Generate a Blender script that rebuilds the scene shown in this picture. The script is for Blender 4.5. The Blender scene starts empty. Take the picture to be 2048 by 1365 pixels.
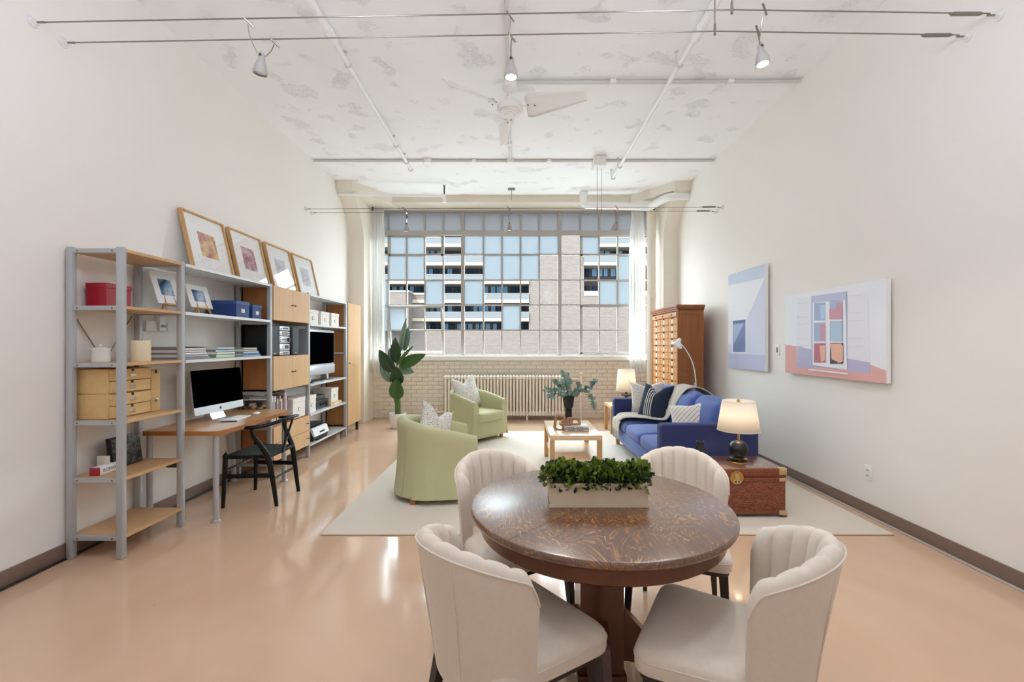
import bpy, bmesh, math, random
from mathutils import Vector, Matrix
random.seed(7)
PI = math.pi
scene = bpy.context.scene
C = scene.collection

# ------------------------------------------------------------------ camera
F, CX, CY, H = 910.0, 1030.0, 688.0, 1.42      # focal length and vanishing point in 2048x1365 pixels, eye height
cam_d = bpy.data.cameras.new('camera')
cam = bpy.data.objects.new('camera', cam_d)
C.objects.link(cam)
cam.location = (0, 0, H)
cam.rotation_euler = (PI/2, 0, 0)
cam_d.sensor_width = 36.0
cam_d.lens = F/2048*36.0
cam_d.shift_x = (1024.0-CX)/2048
cam_d.shift_y = (CY-682.5)/2048
cam_d.clip_start = 0.05
cam_d.clip_end = 400
scene.camera = cam

# ------------------------------------------------------------------ light
SKY, SUN, EXPO = 11.5, 15.0, 0.86
w = bpy.data.worlds.new('sky')
scene.world = w
w.use_nodes = True
bg = w.node_tree.nodes['Background']
bg.inputs[0].default_value = (0.86, 0.93, 1.0, 1)
bg.inputs[1].default_value = SKY
sun_d = bpy.data.lights.new('sun', 'SUN')
sun_d.energy = SUN
sun_d.angle = 0.01
sun_d.color = (1.0, 0.93, 0.82)
sun = bpy.data.objects.new('sun', sun_d)
C.objects.link(sun)
sun.location = (-20, -20, 40)
sun.rotation_euler = Vector((0.42, 0.62, -0.72)).to_track_quat('-Z', 'Y').to_euler()
# portal in the window opening: guides the sky light through it, gives none of its own
pl = bpy.data.lights.new('window_portal', 'AREA')
pl.shape = 'RECTANGLE'
pl.size, pl.size_y = 5.4, 2.85
pl.cycles.is_portal = True
po = bpy.data.objects.new('window_portal', pl)
C.objects.link(po)
po.location = (-0.02, 8.92, 2.6)
po.rotation_euler = (-PI/2, 0, 0)
vs = scene.view_settings
vs.view_transform = 'Standard'
vs.look = 'None'
vs.exposure = EXPO
vs.gamma = 1.0
vs.use_curve_mapping = False
scene.cycles.max_bounces = 14
scene.cycles.diffuse_bounces = 8
scene.cycles.transparent_max_bounces = 16
scene.cycles.sample_clamp_indirect = 8.0

# ------------------------------------------------------------------ pixels to places
def px(x, Y): return (x-CX)/F*Y
def pz(y, Y): return H-(y-CY)/F*Y
def at(x, y, Y): return Vector((px(x, Y), Y, pz(y, Y)))
def fl(x, y, z=0.0):
    Y = F*(H-z)/(y-CY)
    return Vector((px(x, Y), Y, z))
def on_x(x, y, X):
    Y = F*X/(x-CX)
    return Vector((X, Y, pz(y, Y)))

# ------------------------------------------------------------------ materials
def lin(c):
    if isinstance(c, str):
        c = tuple(int(c[i:i+2], 16)/255 for i in (0, 2, 4))
    return tuple((v/12.92 if v <= 0.04045 else ((v+0.055)/1.055)**2.4) for v in c)+(1.0,)

class N:
    """small wrapper round a material's node tree"""
    def __init__(s, name):
        s.m = bpy.data.materials.new(name)
        s.m.use_nodes = True
        s.t = s.m.node_tree
        s.b = s.t.nodes['Principled BSDF']
        s.out = s.t.nodes['Material Output']
        s.co = None
    def n(s, kind, **kw):
        nd = s.t.nodes.new('ShaderNode'+kind)
        for k, v in kw.items():
            if k.startswith('i_'):
                nd.inputs[k[2:].replace('_', ' ')].default_value = v
            else:
                setattr(nd, k, v)
        return nd
    def l(s, a, b): s.t.links.new(a, b)
    def coord(s, scale=(1, 1, 1), rot=(0, 0, 0), loc=(0, 0, 0)):
        if s.co is None:
            s.co = s.n('TexCoord')
        mp = s.n('Mapping')
        mp.inputs['Scale'].default_value = scale
        mp.inputs['Rotation'].default_value = rot
        mp.inputs['Location'].default_value = loc
        s.l(s.co.outputs['Object'], mp.inputs['Vector'])
        return mp.outputs[0]
    def noise(s, scale, detail=4, rough=0.5, dist=0.0, vec=None):
        nd = s.n('TexNoise')
        nd.inputs['Scale'].default_value = scale
        nd.inputs['Detail'].default_value = detail
        nd.inputs['Roughness'].default_value = rough
        nd.inputs['Distortion'].default_value = dist
        s.l(vec if vec else s.coord(), nd.inputs['Vector'])
        return nd.outputs['Fac']
    def ramp(s, fac, stops, interp='LINEAR'):
        r = s.n('ValToRGB')
        r.color_ramp.interpolation = interp
        e = r.color_ramp.elements
        while len(e) < len(stops):
            e.new(0.5)
        for k, (p, c) in enumerate(stops):
            e[k].position = p
            e[k].color = lin(c) if not isinstance(c, (int, float)) else (c, c, c, 1)
        s.l(fac, r.inputs[0])
        return r.outputs[0]
    def mix(s, fac, a, b, kind='MIX'):
        nd = s.n('MixRGB', blend_type=kind)
        for sock, v in zip(nd.inputs, (fac, a, b)):
            if hasattr(v, 'links'):
                s.l(v, sock)
            elif isinstance(v, (int, float)):
                sock.default_value = v if sock.type == 'VALUE' else (v, v, v, 1)
            else:
                sock.default_value = lin(v)
        return nd.outputs[0]
    def math(s, op, a, b=0.0):
        nd = s.n('Math', operation=op)
        for sock, v in zip(nd.inputs, (a, b)):
            if hasattr(v, 'links'):
                s.l(v, sock)
            else:
                sock.default_value = v
        return nd.outputs[0]
    def sep(s, vec=None):
        nd = s.n('SeparateXYZ')
        s.l(vec if vec else s.coord(), nd.inputs[0])
        return nd.outputs
    def bump(s, fac, strength=0.2, dist=0.01):
        nd = s.n('Bump')
        nd.inputs['Strength'].default_value = strength
        nd.inputs['Distance'].default_value = dist
        s.l(fac, nd.inputs['Height'])
        s.l(nd.outputs[0], s.b.inputs['Normal'])
    def base(s, c):
        if hasattr(c, 'links'):
            s.l(c, s.b.inputs['Base Color'])
        else:
            s.b.inputs['Base Color'].default_value = lin(c)
    def set(s, rough=0.5, metal=0.0, coat=0.0, spec=None, sheen=0.0, coat_rough=0.08):
        if hasattr(rough, 'links'):
            s.l(rough, s.b.inputs['Roughness'])
        else:
            s.b.inputs['Roughness'].default_value = rough
        s.b.inputs['Metallic'].default_value = metal
        s.b.inputs['Coat Weight'].default_value = coat
        s.b.inputs['Coat Roughness'].default_value = coat_rough
        if spec is not None:
            s.b.inputs['Specular IOR Level'].default_value = spec
        if sheen:
            s.b.inputs['Sheen Weight'].default_value = sheen

M = {}
def plain(name, col, rough=0.5, metal=0.0, bump=None, var=None, **kw):
    """one colour with a little drift and grain"""
    a = N(name)
    if var:
        c = a.noise(var[0], 3)
        a.base(a.mix(c, var[1], col))
    else:
        a.base(col)
    a.set(rough, metal, **kw)
    if bump:
        a.bump(a.noise(bump[0], 4), bump[1], 0.01)
    M[name] = a.m
    return a.m

def wood(name, c1, c2, scale=1.0, axis='Y', rough=0.4, coat=0.0, contrast=1.0):
    a = N(name)
    sc = {'X': (1.2, 14, 14), 'Y': (14, 1.2, 14), 'Z': (14, 14, 1.2)}[axis]
    v = a.coord(tuple(k*scale for k in sc))
    f = a.noise(1.0, 6, 0.55, 0.6, v)
    f2 = a.noise(6.0, 3, 0.6, 0.2, v)
    m_ = a.mix(0.3, f, f2)
    a.base(a.ramp(m_, [(0.5-0.22/contrast, c1), (0.5+0.2/contrast, c2)]))
    a.set(rough, coat=coat)
    a.bump(f2, 0.04, 0.004)
    M[name] = a.m

plain('wall_paint', 'EEEAE3', 0.75, bump=(180, 0.03), var=(0.8, 'EBE6DE'))
plain('cream_paint', 'ECE6DA', 0.6, bump=(60, 0.06), var=(3, 'E6DECF'))
plain('brick_paint', 'E9E2D6', 0.6, bump=(70, 0.18), var=(6, 'E2D9CA'))
plain('mortar_paint', 'E1D8C9', 0.7, bump=(70, 0.2))
plain('white_paint', 'EEECE6', 0.45, bump=(90, 0.03))
plain('pipe_white', 'F2F2F0', 0.4)
plain('baseboard', '7B6659', 0.42)
plain('trim_light', 'B9AFA8', 0.3)
plain('steel_frame', 'B5B1AC', 0.5, var=(8, 'A6A19A'))
plain('frame_edge', '8E8A86', 0.5)
plain('shelf_metal', 'B2B4B6', 0.36, 0.25)
plain('lamp_grey', 'A39D95', 0.4)
plain('conduit_grey', 'D6D5D2', 0.5)
plain('shelf_white', 'DADDDF', 0.35, 0.25)
plain('chrome', 'D8D8D6', 0.18, 1.0)
plain('brass', 'C9A766', 0.25, 1.0)
plain('gold_plate', 'D8C49A', 0.3, 0.9)
plain('dark_metal', '4A4744', 0.4, 0.7)
plain('wire', '8A857B', 0.35, 0.8)
plain('black_lacquer', '0B0C0E', 0.36, spec=0.3)
plain('black_plastic', '101114', 0.38)
plain('charcoal_plastic', '2A2D33', 0.45)
plain('screen_black', '030304', 0.8, spec=0.0)
plain('silver_plastic', 'C5CAD0', 0.35, 0.3)
plain('white_plastic', 'EFF0F0', 0.35)
plain('aluminium', 'C9CDD2', 0.3, 0.8)
plain('white_card', 'E9E5DE', 0.6, var=(5, 'E3DED5'))
plain('blue_card', '27437F', 0.5)
plain('blue_lid', '3A5690', 0.5)
plain('red_card', 'A3182C', 0.3)
plain('paper', 'EDE8DC', 0.8, bump=(300, 0.1))
plain('mat_white', 'F5F4F2', 0.7)
plain('navy_side', '1B2035', 0.6)
plain('ceramic_white', 'E9E8E5', 0.25)
plain('ceramic_black', '15161A', 0.35)
plain('vase_ribbed', '23201F', 0.45)
plain('soil', '3A2E25', 0.95, bump=(80, 0.5))
plain('candle_wax', 'F0E0BE', 0.55)
plain('planter_paint', 'D9C8AC', 0.55, var=(14, 'CFBC9D'))
plain('chair_linen', 'DDD1C1', 0.85, bump=(420, 0.12), var=(60, 'D5C8B6'), sheen=0.2)
plain('chair_leg', '2A1F1A', 0.4)
plain('sofa_blue', '4A63A6', 0.85, bump=(500, 0.1), var=(40, '435B9C'), sheen=0.2)
plain('sofa_shaded', '333A6C', 0.85, bump=(500, 0.1), var=(40, '2E3463'))  # darker copy of the sofa cloth, with shade put into its colour
plain('armchair_green', 'BFBE94', 0.88, bump=(9, 0.25), var=(3, 'B6B489'), sheen=0.1)
plain('throw_wool', 'D8D1C6', 0.95, bump=(160, 0.8), var=(50, 'C9C0B3'))
plain('leg_oak', 'C69B68', 0.45)
plain('foot_orange', 'B0632F', 0.45)
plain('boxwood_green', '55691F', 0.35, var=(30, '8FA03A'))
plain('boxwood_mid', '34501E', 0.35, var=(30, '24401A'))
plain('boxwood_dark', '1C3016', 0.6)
plain('leaf_green', '3E6B2C', 0.4, var=(7, '2C5222'))
plain('leaf_dark', '28482A', 0.38, var=(7, '1E3A26'))
plain('leaf_grey', '7C9584', 0.45, var=(9, '6A8676'))
plain('stem_green', '4C6B31', 0.5)
plain('eucalyptus_leaf', '9DB6AB', 0.6, var=(20, '7F9D92'))
plain('stem_brown', '6A5B4A', 0.7)
plain('concrete', 'B4B0AB', 0.9)
plain('balcony_slab', '5A5147', 0.7, spec=0.0)
plain('recess_wall', '8F8880', 0.8)
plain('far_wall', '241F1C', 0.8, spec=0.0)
plain('window_dark', '10171F', 0.6, spec=0.0)
plain('window_sky', '34434F', 0.6, spec=0.0)
plain('window_frame_dark', '0A0B0D', 0.7, spec=0.0)
plain('rail_glass', '393B3D', 0.5, spec=0.0)
plain('terrace_white', 'F3F2EE', 0.6)
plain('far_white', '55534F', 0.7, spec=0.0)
plain('ground_grey', '7E8084', 0.9, spec=0.0)
plain('switch_plate', 'F1F0EC', 0.4)
plain('slot_dark', '2C2A28', 0.6)
plain('text_black', '1D1C20', 0.6)
plain('link_wood', 'B58765', 0.5, var=(20, 'A37551'))
wood('shelf_wood', 'C39A6B', 'D4AE80', 1.0, 'Y', 0.42)
wood('cabinet_wood', 'CFA678', 'DDB98C', 1.0, 'Z', 0.38)
wood('cabinet_side', '9C6234', 'B47A45', 1.0, 'Z', 0.4)
wood('desk_wood', 'BE8F5F', 'CDA273', 1.0, 'Y', 0.35)
wood('desk_edge', 'A5652F', 'B57640', 1.0, 'Y', 0.4)
wood('frame_wood', 'BE925C', 'D0A771', 1.2, 'Z', 0.42)
wood('box_wood', 'D2AB70', 'DFBD86', 1.4, 'Y', 0.55)
wood('table_birch', 'DDBB8F', 'E6C9A2', 1.0, 'Y', 0.25, coat=0.3)
wood('catalog_wood', '8A4F27', 'A4662F', 1.0, 'Z', 0.4)
wood('catalog_front', 'B77C46', 'C8915A', 1.0, 'Y', 0.35)
wood('pedestal_oak', '4B2412', '6B3718', 1.3, 'Z', 0.3, coat=0.4)

# painted concrete ceiling with chipped, cratered patches
a = N('ceiling_paint')
big = a.noise(3.6, 3, 0.5)
mask = a.ramp(big, [(0.58, 0.0), (0.67, 1.0)])
fine = a.noise(24, 5, 0.65, 1.5)
ridge = a.ramp(fine, [(0.45, 1.0), (0.5, 0.0), (0.55, 1.0)])
hgt = a.mix(mask, 1.0, ridge)
soft = a.noise(40, 3)
a.base(a.mix(a.math('MULTIPLY', a.math('SUBTRACT', 1.0, hgt), 0.13), 'F6F6F6', '8E8A84'))
a.set(0.7)
a.bump(a.mix(0.12, hgt, soft), 0.55, 0.013)
M['ceiling_paint'] = a.m

# polished peach concrete floor
a = N('floor_polish')
n1 = a.noise(0.55, 4, 0.6, 0.8)
n2 = a.noise(2.6, 5, 0.6, 0.4)
c = a.ramp(n1, [(0.3, 'C8A485'), (0.5, 'CFAE92'), (0.72, 'D6B89F')])
c = a.mix(a.math('MULTIPLY', n2, 0.35), c, 'C8A98D')
sp = a.noise(38, 2, 0.5, 2.0)
c = a.mix(a.ramp(sp, [(0.76, 0.0), (0.8, 0.5)]), c, '6E5648')
a.base(c)
a.set(a.ramp(n2, [(0.3, 0.07), (0.7, 0.15)]), spec=0.55)
a.bump(a.noise(3.5, 3), 0.03, 0.02)
M['floor_polish'] = a.m

# quarter-sawn oak table top
a = N('table_oak')
v = a.coord((3.6, 1.0, 3), (0, 0, PI/4))
g = a.noise(1.5, 3, 0.5, 2.6, v)
band = a.math('SINE', a.math('MULTIPLY', g, 95.0))
brk = a.noise(9, 4, 0.6, 0.5, a.coord((1.0, 1.0, 1), (0, 0, PI/4)))
fl_ = a.math('MULTIPLY', a.ramp(band, [(0.62, 0.0), (0.95, 1.0)]), a.ramp(brk, [(0.36, 0.0), (0.6, 1.0)]))
grain = a.noise(3, 6, 0.65, 0.3, a.coord((34, 2.2, 3), (0, 0, PI/4)))
c = a.ramp(grain, [(0.3, '3F1F0E'), (0.7, '6E3C19')])
a.base(a.mix(a.math('MULTIPLY', fl_, 0.75), c, 'BC8238'))
a.set(0.3, coat=1.0, coat_rough=0.27)
a.b.inputs['Coat IOR'].default_value = 1.9
a.bump(grain, 0.05, 0.004)
M['table_oak'] = a.m

# rug
a = N('rug_pile')
f = a.noise(260, 3, 0.6)
c = a.mix(f, 'D9CDBB', 'EAE2D4')
a.base(c)
a.set(0.95, sheen=0.15)
a.bump(f, 0.6, 0.01)
M['rug_pile'] = a.m

# rattan weave
a = N('rattan')
b1 = a.n('TexBrick')
a.l(a.coord((60, 60, 60)), b1.inputs['Vector'])
b1.inputs['Scale'].default_value = 1.0
b1.inputs['Brick Width'].default_value = 1.6
b1.inputs['Row Height'].default_value = 0.45
b1.inputs['Mortar Size'].default_value = 0.06
x_, y_, z_ = a.sep()
wv = a.math('SINE', a.math('MULTIPLY', z_, 560.0))
nz = a.noise(80, 4, 0.75, 0.1, a.coord((0.8, 0.8, 3)))
a.base(a.ramp(nz, [(0.36, '3C170D'), (0.5, '7A3820'), (0.64, 'B06A42')]))
a.set(0.4, coat=0.2)
a.bump(a.mix(0.5, wv, nz), 0.5, 0.004)
M['rattan'] = a.m
a = N('rattan_band')
nz = a.noise(40, 4, 0.7, 0.1, a.coord((7, 1, 0.6)))
a.base(a.ramp(nz, [(0.3, '5A2815'), (0.6, '8A4526'), (0.8, 'A5603A')]))
a.set(0.35, coat=0.3)
a.bump(nz, 0.4, 0.004)
M['rattan_band'] = a.m

# woven black cord seat
a = N('woven_cord')
x_, y_, z_ = a.sep()
wv = a.math('SINE', a.math('MULTIPLY', y_, 700.0))
a.base('0E0F11')
a.set(0.6, spec=0.3)
a.bump(wv, 0.6, 0.004)
M['woven_cord'] = a.m

# speckled pillow
a = N('pillow_speckle')
vv = a.n('TexVoronoi')
vv.inputs['Scale'].default_value = 75
a.l(a.coord(), vv.inputs['Vector'])
nn = a.noise(105, 3, 0.7)
a.base(a.mix(a.ramp(nn, [(0.53, 0.0), (0.6, 0.8)]), 'EEEAE2', '6A635B'))
a.set(0.95)
a.bump(nn, 0.7, 0.01)
M['pillow_speckle'] = a.m

def stripes(name, base, line, func, rough=0.9):
    a = N(name)
    x, y, z = a.sep()
    a.base(a.mix(func(a, x, y, z), base, line))
    a.set(rough)
    a.bump(a.noise(300, 3), 0.15, 0.006)
    M[name] = a.m
def navy_f(a, x, y, z):
    k = a.math('MULTIPLY', a.math('ADD', x, 0.1), 1/0.034)
    fr = a.math('FRACT', k)
    ln = a.math('LESS_THAN', fr, 0.42)
    i1 = a.math('GREATER_THAN', x, -0.10)
    i2 = a.math('LESS_THAN', x, 0.022)
    return a.math('MULTIPLY', ln, a.math('MULTIPLY', i1, i2))
stripes('pillow_navy', '162238', 'D9D3C8', navy_f)
def chev_f(a, x, y, z):
    k = a.math('ADD', a.math('MULTIPLY', a.math('ABSOLUTE', a.math('SUBTRACT', x, 0.08)), 0.9), z)
    fr = a.math('FRACT', a.math('MULTIPLY', k, 1/0.052))
    return a.math('LESS_THAN', fr, 0.1)
stripes('pillow_chevron', 'E9E4DA', '2A2A30', chev_f)

# prints
def print_mat(name, stops, scale, dist=1.5):
    a = N(name)
    a.base(a.ramp(a.noise(scale, 3, 0.5, dist), stops))
    a.set(0.5)
    M[name] = a.m
print_mat('print_orange', [(0.3, '8F6A63'), (0.42, 'C77A6E'), (0.52, 'D9B071'), (0.62, 'E2C88F'), (0.75, '9AA583')], 7)
print_mat('print_rose', [(0.3, '8E5F68'), (0.45, 'B98089'), (0.6, 'D6B4B8'), (0.75, 'E5D6D4')], 9)
print_mat('print_pale_glare', [(0.35, 'B4B2BC'), (0.5, 'D4D1D7'), (0.7, 'E6E4E8')], 8)  # washed pale: window glare is put into the print colours
print_mat('print_taupe_glare', [(0.35, 'B5ADB1'), (0.5, 'C9C0C4'), (0.7, 'DCD6D9')], 8)  # taupe tones lightened with painted window glare
print_mat('print_blue', [(0.3, '1C3A5E'), (0.45, '5F86AE'), (0.55, 'B8CCDD'), (0.7, 'E2E9EE')], 5.5, 0.8)
print_mat('cover_graphic', [(0.42, '17171C'), (0.47, '6B6C70'), (0.5, '20202A'), (0.56, '5A5D4C'), (0.6, '15151A')], 11, 0.6)
print_mat('book_photo', [(0.4, '1B1715'), (0.5, '4A3A30'), (0.6, 'B39B80'), (0.7, 'CDB99C')], 14)

# glass
def glass_pane(name, tint, gloss=0.06):
    a = N(name)
    tr = a.n('BsdfTransparent')
    tr.inputs[0].default_value = lin(tint)
    gl = a.n('BsdfGlossy')
    gl.inputs['Roughness'].default_value = 0.02
    mx = a.n('MixShader')
    mx.inputs[0].default_value = gloss
    a.l(tr.outputs[0], mx.inputs[1])
    a.l(gl.outputs[0], mx.inputs[2])
    a.l(mx.outputs[0], a.out.inputs[0])
    M[name] = a.m
glass_pane('pane_clear', 'F4F8F8', 0.002)
glass_pane('frame_glass', 'FFFFFF', 0.10)
def translucent(name, col, trans, clear=0.0, clear_col='FFFFFF', rough=0.5):
    a = N(name)
    d = a.n('BsdfDiffuse'); d.inputs[0].default_value = lin(col)
    t = a.n('BsdfTranslucent'); t.inputs[0].default_value = lin(col)
    mx = a.n('MixShader'); mx.inputs[0].default_value = trans
    a.l(d.outputs[0], mx.inputs[1]); a.l(t.outputs[0], mx.inputs[2])
    o = mx.outputs[0]
    if clear:
        tr = a.n('BsdfTransparent'); tr.inputs[0].default_value = lin(clear_col)
        m2 = a.n('MixShader'); m2.inputs[0].default_value = clear
        a.l(o, m2.inputs[1]); a.l(tr.outputs[0], m2.inputs[2])
        o = m2.outputs[0]
    a.l(o, a.out.inputs[0])
    M[name] = a.m
translucent('pane_frosted', '999EA0', 0.75, 0.06, 'A0B0BA')
translucent('pane_grey', 'A0A1A3', 0.5)
translucent('curtain_sheer', 'ECEBE7', 0.3, 0.06)
translucent('shade_linen', 'F6F0E6', 0.5)
def emit(name, col, strength):
    a = N(name)
    a.b.inputs['Emission Color'].default_value = lin(col)
    a.b.inputs['Emission Strength'].default_value = strength
    a.base(col)
    M[name] = a.m
emit('bulb_lit', 'FFF3DC', 14.0)

# far brick facade
a = N('facade_brick')
bt = a.n('TexBrick')
mpv = a.n('Mapping')
a.co = a.n('TexCoord')
a.l(a.co.outputs['Object'], mpv.inputs['Vector'])
mpv.inputs['Rotation'].default_value = (PI/2, 0, 0)
a.l(mpv.outputs[0], bt.inputs['Vector'])
bt.inputs['Scale'].default_value = 1.0
bt.inputs['Brick Width'].default_value = 0.6
bt.inputs['Row Height'].default_value = 0.2
bt.inputs['Mortar Size'].default_value = 0.02
bt.inputs['Color1'].default_value = lin('3D3734')
bt.inputs['Color2'].default_value = lin('373230')
bt.inputs['Mortar'].default_value = lin('443F3C')
a.base(bt.outputs[0])
a.set(0.9, spec=0.0)
M['facade_brick'] = a.m

# ------------------------------------------------------------------ mesh helpers
class MB:
    """collects shapes into one bmesh; build() links it as one mesh object"""
    def __init__(s, origin=None, mat=None):
        s.bm = bmesh.new()
        s.M = mat if mat is not None else (Matrix.Translation(-Vector(origin)) if origin is not None else Matrix())
        s.mi = 0
    def v(s, p): return s.bm.verts.new(s.M @ Vector(p))
    def f(s, vs):
        try:
            fc = s.bm.faces.new(vs)
            fc.material_index = s.mi
            return fc
        except ValueError:
            return None
    def poly(s, pts): return s.f([s.v(p) for p in pts])
    def box(s, x0, x1, y0, y1, z0, z1, bev=0.0, seg=2):
        vs = [s.v((x, y, z)) for z in (z0, z1) for y in (y0, y1) for x in (x0, x1)]
        fs = [s.f([vs[i] for i in q]) for q in ((0, 2, 3, 1), (4, 5, 7, 6), (0, 1, 5, 4), (2, 6, 7, 3), (0, 4, 6, 2), (1, 3, 7, 5))]
        if bev:
            es = list({e for fc in fs for e in fc.edges})
            r = bmesh.ops.bevel(s.bm, geom=es, offset=bev, segments=seg, affect='EDGES', profile=0.5, clamp_overlap=True)
            for fc in r['faces']:
                fc.material_index = s.mi
        return s
    def rings(s, rs, cap0=True, cap1=True, closed=True):
        vr = [[s.v(p) for p in r] for r in rs]
        n = len(vr[0])
        for a, b in zip(vr, vr[1:]):
            for i in range(n if closed else n-1):
                j = (i+1) % n
                s.f([a[i], a[j], b[j], b[i]])
        if cap0: s.f(vr[0][::-1])
        if cap1: s.f(vr[-1])
        return s
    def grid(s, fn, nu, nv):
        g = [[s.v(fn(i/nu, j/nv)) for j in range(nv+1)] for i in range(nu+1)]
        for i in range(nu):
            for j in range(nv):
                s.f([g[i][j], g[i+1][j], g[i+1][j+1], g[i][j+1]])
        return s
    def lathe(s, prof, c=(0, 0, 0), n=28, cap0=True, cap1=True):
        c = Vector(c)
        rs = [[c+Vector((r*math.cos(2*PI*k/n), r*math.sin(2*PI*k/n), z)) for k in range(n)] for r, z in prof]
        return s.rings(rs, cap0, cap1)
    def cyl(s, p0, p1, r0, r1=None, n=12, caps=True):
        return s.tube([p0, p1], [r0, r0 if r1 is None else r1], n, caps)
    def tube(s, pts, r, n=8, caps=True, flat=None, rot=0.0):
        pts = [Vector(p) for p in pts]
        rr = r if isinstance(r, (list, tuple)) else [r]*len(pts)
        rs = []
        up = None
        for k, p in enumerate(pts):
            d = (pts[min(k+1, len(pts)-1)]-pts[max(k-1, 0)]).normalized()
            if up is None:
                up = Vector((0, 0, 1)) if abs(d.z) < 0.9 else Vector((0, 1, 0))
            a = d.cross(up)
            if a.length < 1e-5:
                a = d.cross(Vector((1, 0, 0)))
            a.normalize()
            b = a.cross(d).normalized()
            up = b
            fa, fb = flat if flat else (1, 1)
            rs.append([p+(a*math.cos(2*PI*(i+rot)/n)*fa+b*math.sin(2*PI*(i+rot)/n)*fb)*rr[k] for i in range(n)])
        return s.rings(rs, caps, caps)
    def beam(s, p0, p1, w0, w1=None, d0=None, d1=None):
        w1 = w0 if w1 is None else w1
        d0 = w0 if d0 is None else d0
        d1 = w1 if d1 is None else d1
        p0, p1 = Vector(p0), Vector(p1)
        return s.rings([[p0+Vector((a*w0/2, b*d0/2, 0)) for a, b in ((-1, -1), (1, -1), (1, 1), (-1, 1))],
                        [p1+Vector((a*w1/2, b*d1/2, 0)) for a, b in ((-1, -1), (1, -1), (1, 1), (-1, 1))]])
    def ell(s, c, r, n=20, m=12):
        c = Vector(c)
        if isinstance(r, (int, float)): r = (r, r, r)
        rs = []
        for j in range(1, m):
            t = PI*j/m
            rs.append([c+Vector((r[0]*math.sin(t)*math.cos(2*PI*k/n), r[1]*math.sin(t)*math.sin(2*PI*k/n), -r[2]*math.cos(t))) for k in range(n)])
        return s.rings(rs)
    def prism(s, pts, z0, z1):
        return s.rings([[(p[0], p[1], z0) for p in pts], [(p[0], p[1], z1) for p in pts]])
    def soft(s, x0, x1, y0, y1, z0, z1, r=0.04, bul=(0, 0, 0), cuts=9):
        """a cushion: rounded box with swollen faces"""
        lo, hi = Vector((x0, y0, z0)), Vector((x1, y1, z1))
        c, h = (lo+hi)/2, (hi-lo)/2
        t = bmesh.new()
        bmesh.ops.create_cube(t, size=2)
        bmesh.ops.subdivide_edges(t, edges=t.edges[:], cuts=cuts, use_grid_fill=True)
        mp = {}
        for vt in t.verts:
            u = vt.co.copy()
            # crowd points towards the edges
            u = Vector([math.copysign(1-(1-abs(k))**1.5, k) for k in u])
            p = Vector([u[i]*h[i] for i in range(3)])
            inner = Vector([max(-(h[i]-r), min(h[i]-r, p[i])) for i in range(3)])
            d = p-inner
            if d.length > 1e-9:
                p = inner+d.normalized()*r
            q = p.copy()
            for i in range(3):
                j, k = (i+1) % 3, (i+2) % 3
                q[i] += math.copysign(bul[i], u[i])*abs(u[i])**3*(1-u[j]**2)*(1-u[k]**2) if bul[i] else 0
            mp[vt] = s.v(c+q)
        for fc in t.faces:
            s.f([mp[vt] for vt in fc.verts])
        t.free()
        return s
    def mesh(s, name, mats, angle=38):
        bmesh.ops.recalc_face_normals(s.bm, faces=s.bm.faces[:])
        me = bpy.data.meshes.new(name)
        s.bm.to_mesh(me)
        s.bm.free()
        for m_ in (mats if isinstance(mats, (list, tuple)) else [mats]):
            me.materials.append(M[m_])
        me.polygons.foreach_set('use_smooth', [True]*len(me.polygons))
        me.set_sharp_from_angle(angle=math.radians(angle))
        return me
    def build(s, name, mats, parent=None, angle=38):
        return put(name, s.mesh(name, mats, angle), parent)

def put(name, me, parent=None, loc=None, rot=None):
    o = bpy.data.objects.new(name, me)
    C.objects.link(o)
    if parent is not None:
        o.parent = parent
    if loc is not None: o.location = loc
    if rot is not None: o.rotation_euler = rot
    return o
def tag(o, label=None, cat=None, group=None, kind=None):
    for k, val in (('label', label), ('category', cat), ('group', group), ('kind', kind)):
        if val: o[k] = val
    return o
def thing(name, label, cat, loc=(0, 0, 0), rotz=0.0, group=None, rot=None):
    o = bpy.data.objects.new(name, None)
    o.empty_display_size = 0.1
    C.objects.link(o)
    o.location = loc
    o.rotation_euler = rot if rot else (0, 0, rotz)
    return tag(o, label, cat, group)
def W(t): return MB(origin=t.location)
def struct(name, mb, mat, label=None, parent=None):
    o = mb.build(name, mat, parent)
    if parent is None:
        tag(o, label, kind='structure')
        o['category'] = name.split('_')[0]
    return o
def spline(pts, n=6):
    """Catmull-Rom through points (any dimension)"""
    P = [tuple(p) for p in pts]
    P = [P[0]]+P+[P[-1]]
    out = []
    for k in range(1, len(P)-2):
        for i in range(n):
            t = i/n
            out.append(tuple(0.5*(2*b+(c-a)*t+(2*a-5*b+4*c-d)*t*t+(3*b-a-3*c+d)*t**3)
                             for a, b, c, d in zip(P[k-1], P[k], P[k+1], P[k+2])))
    out.append(P[-2])
    return out
def round_poly(pts, r, n=5):
    """2-D polygon with rounded corners"""
    out = []
    m = len(pts)
    for k in range(m):
        p, a, b = Vector(pts[k]), Vector(pts[k-1]), Vector(pts[(k+1) % m])
        rk = r[k] if isinstance(r, (list, tuple)) else r
        u, v = (a-p).normalized(), (b-p).normalized()
        for i in range(n+1):
            t = i/n
            q = (p+u*rk)*(1-t)**2+p*2*t*(1-t)+(p+v*rk)*t**2
            out.append((q.x, q.y))
    return out
def hash01(*a):
    return (math.sin(sum((k+1)*12.9898*v for k, v in enumerate(a)))*43758.5453) % 1.0

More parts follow.
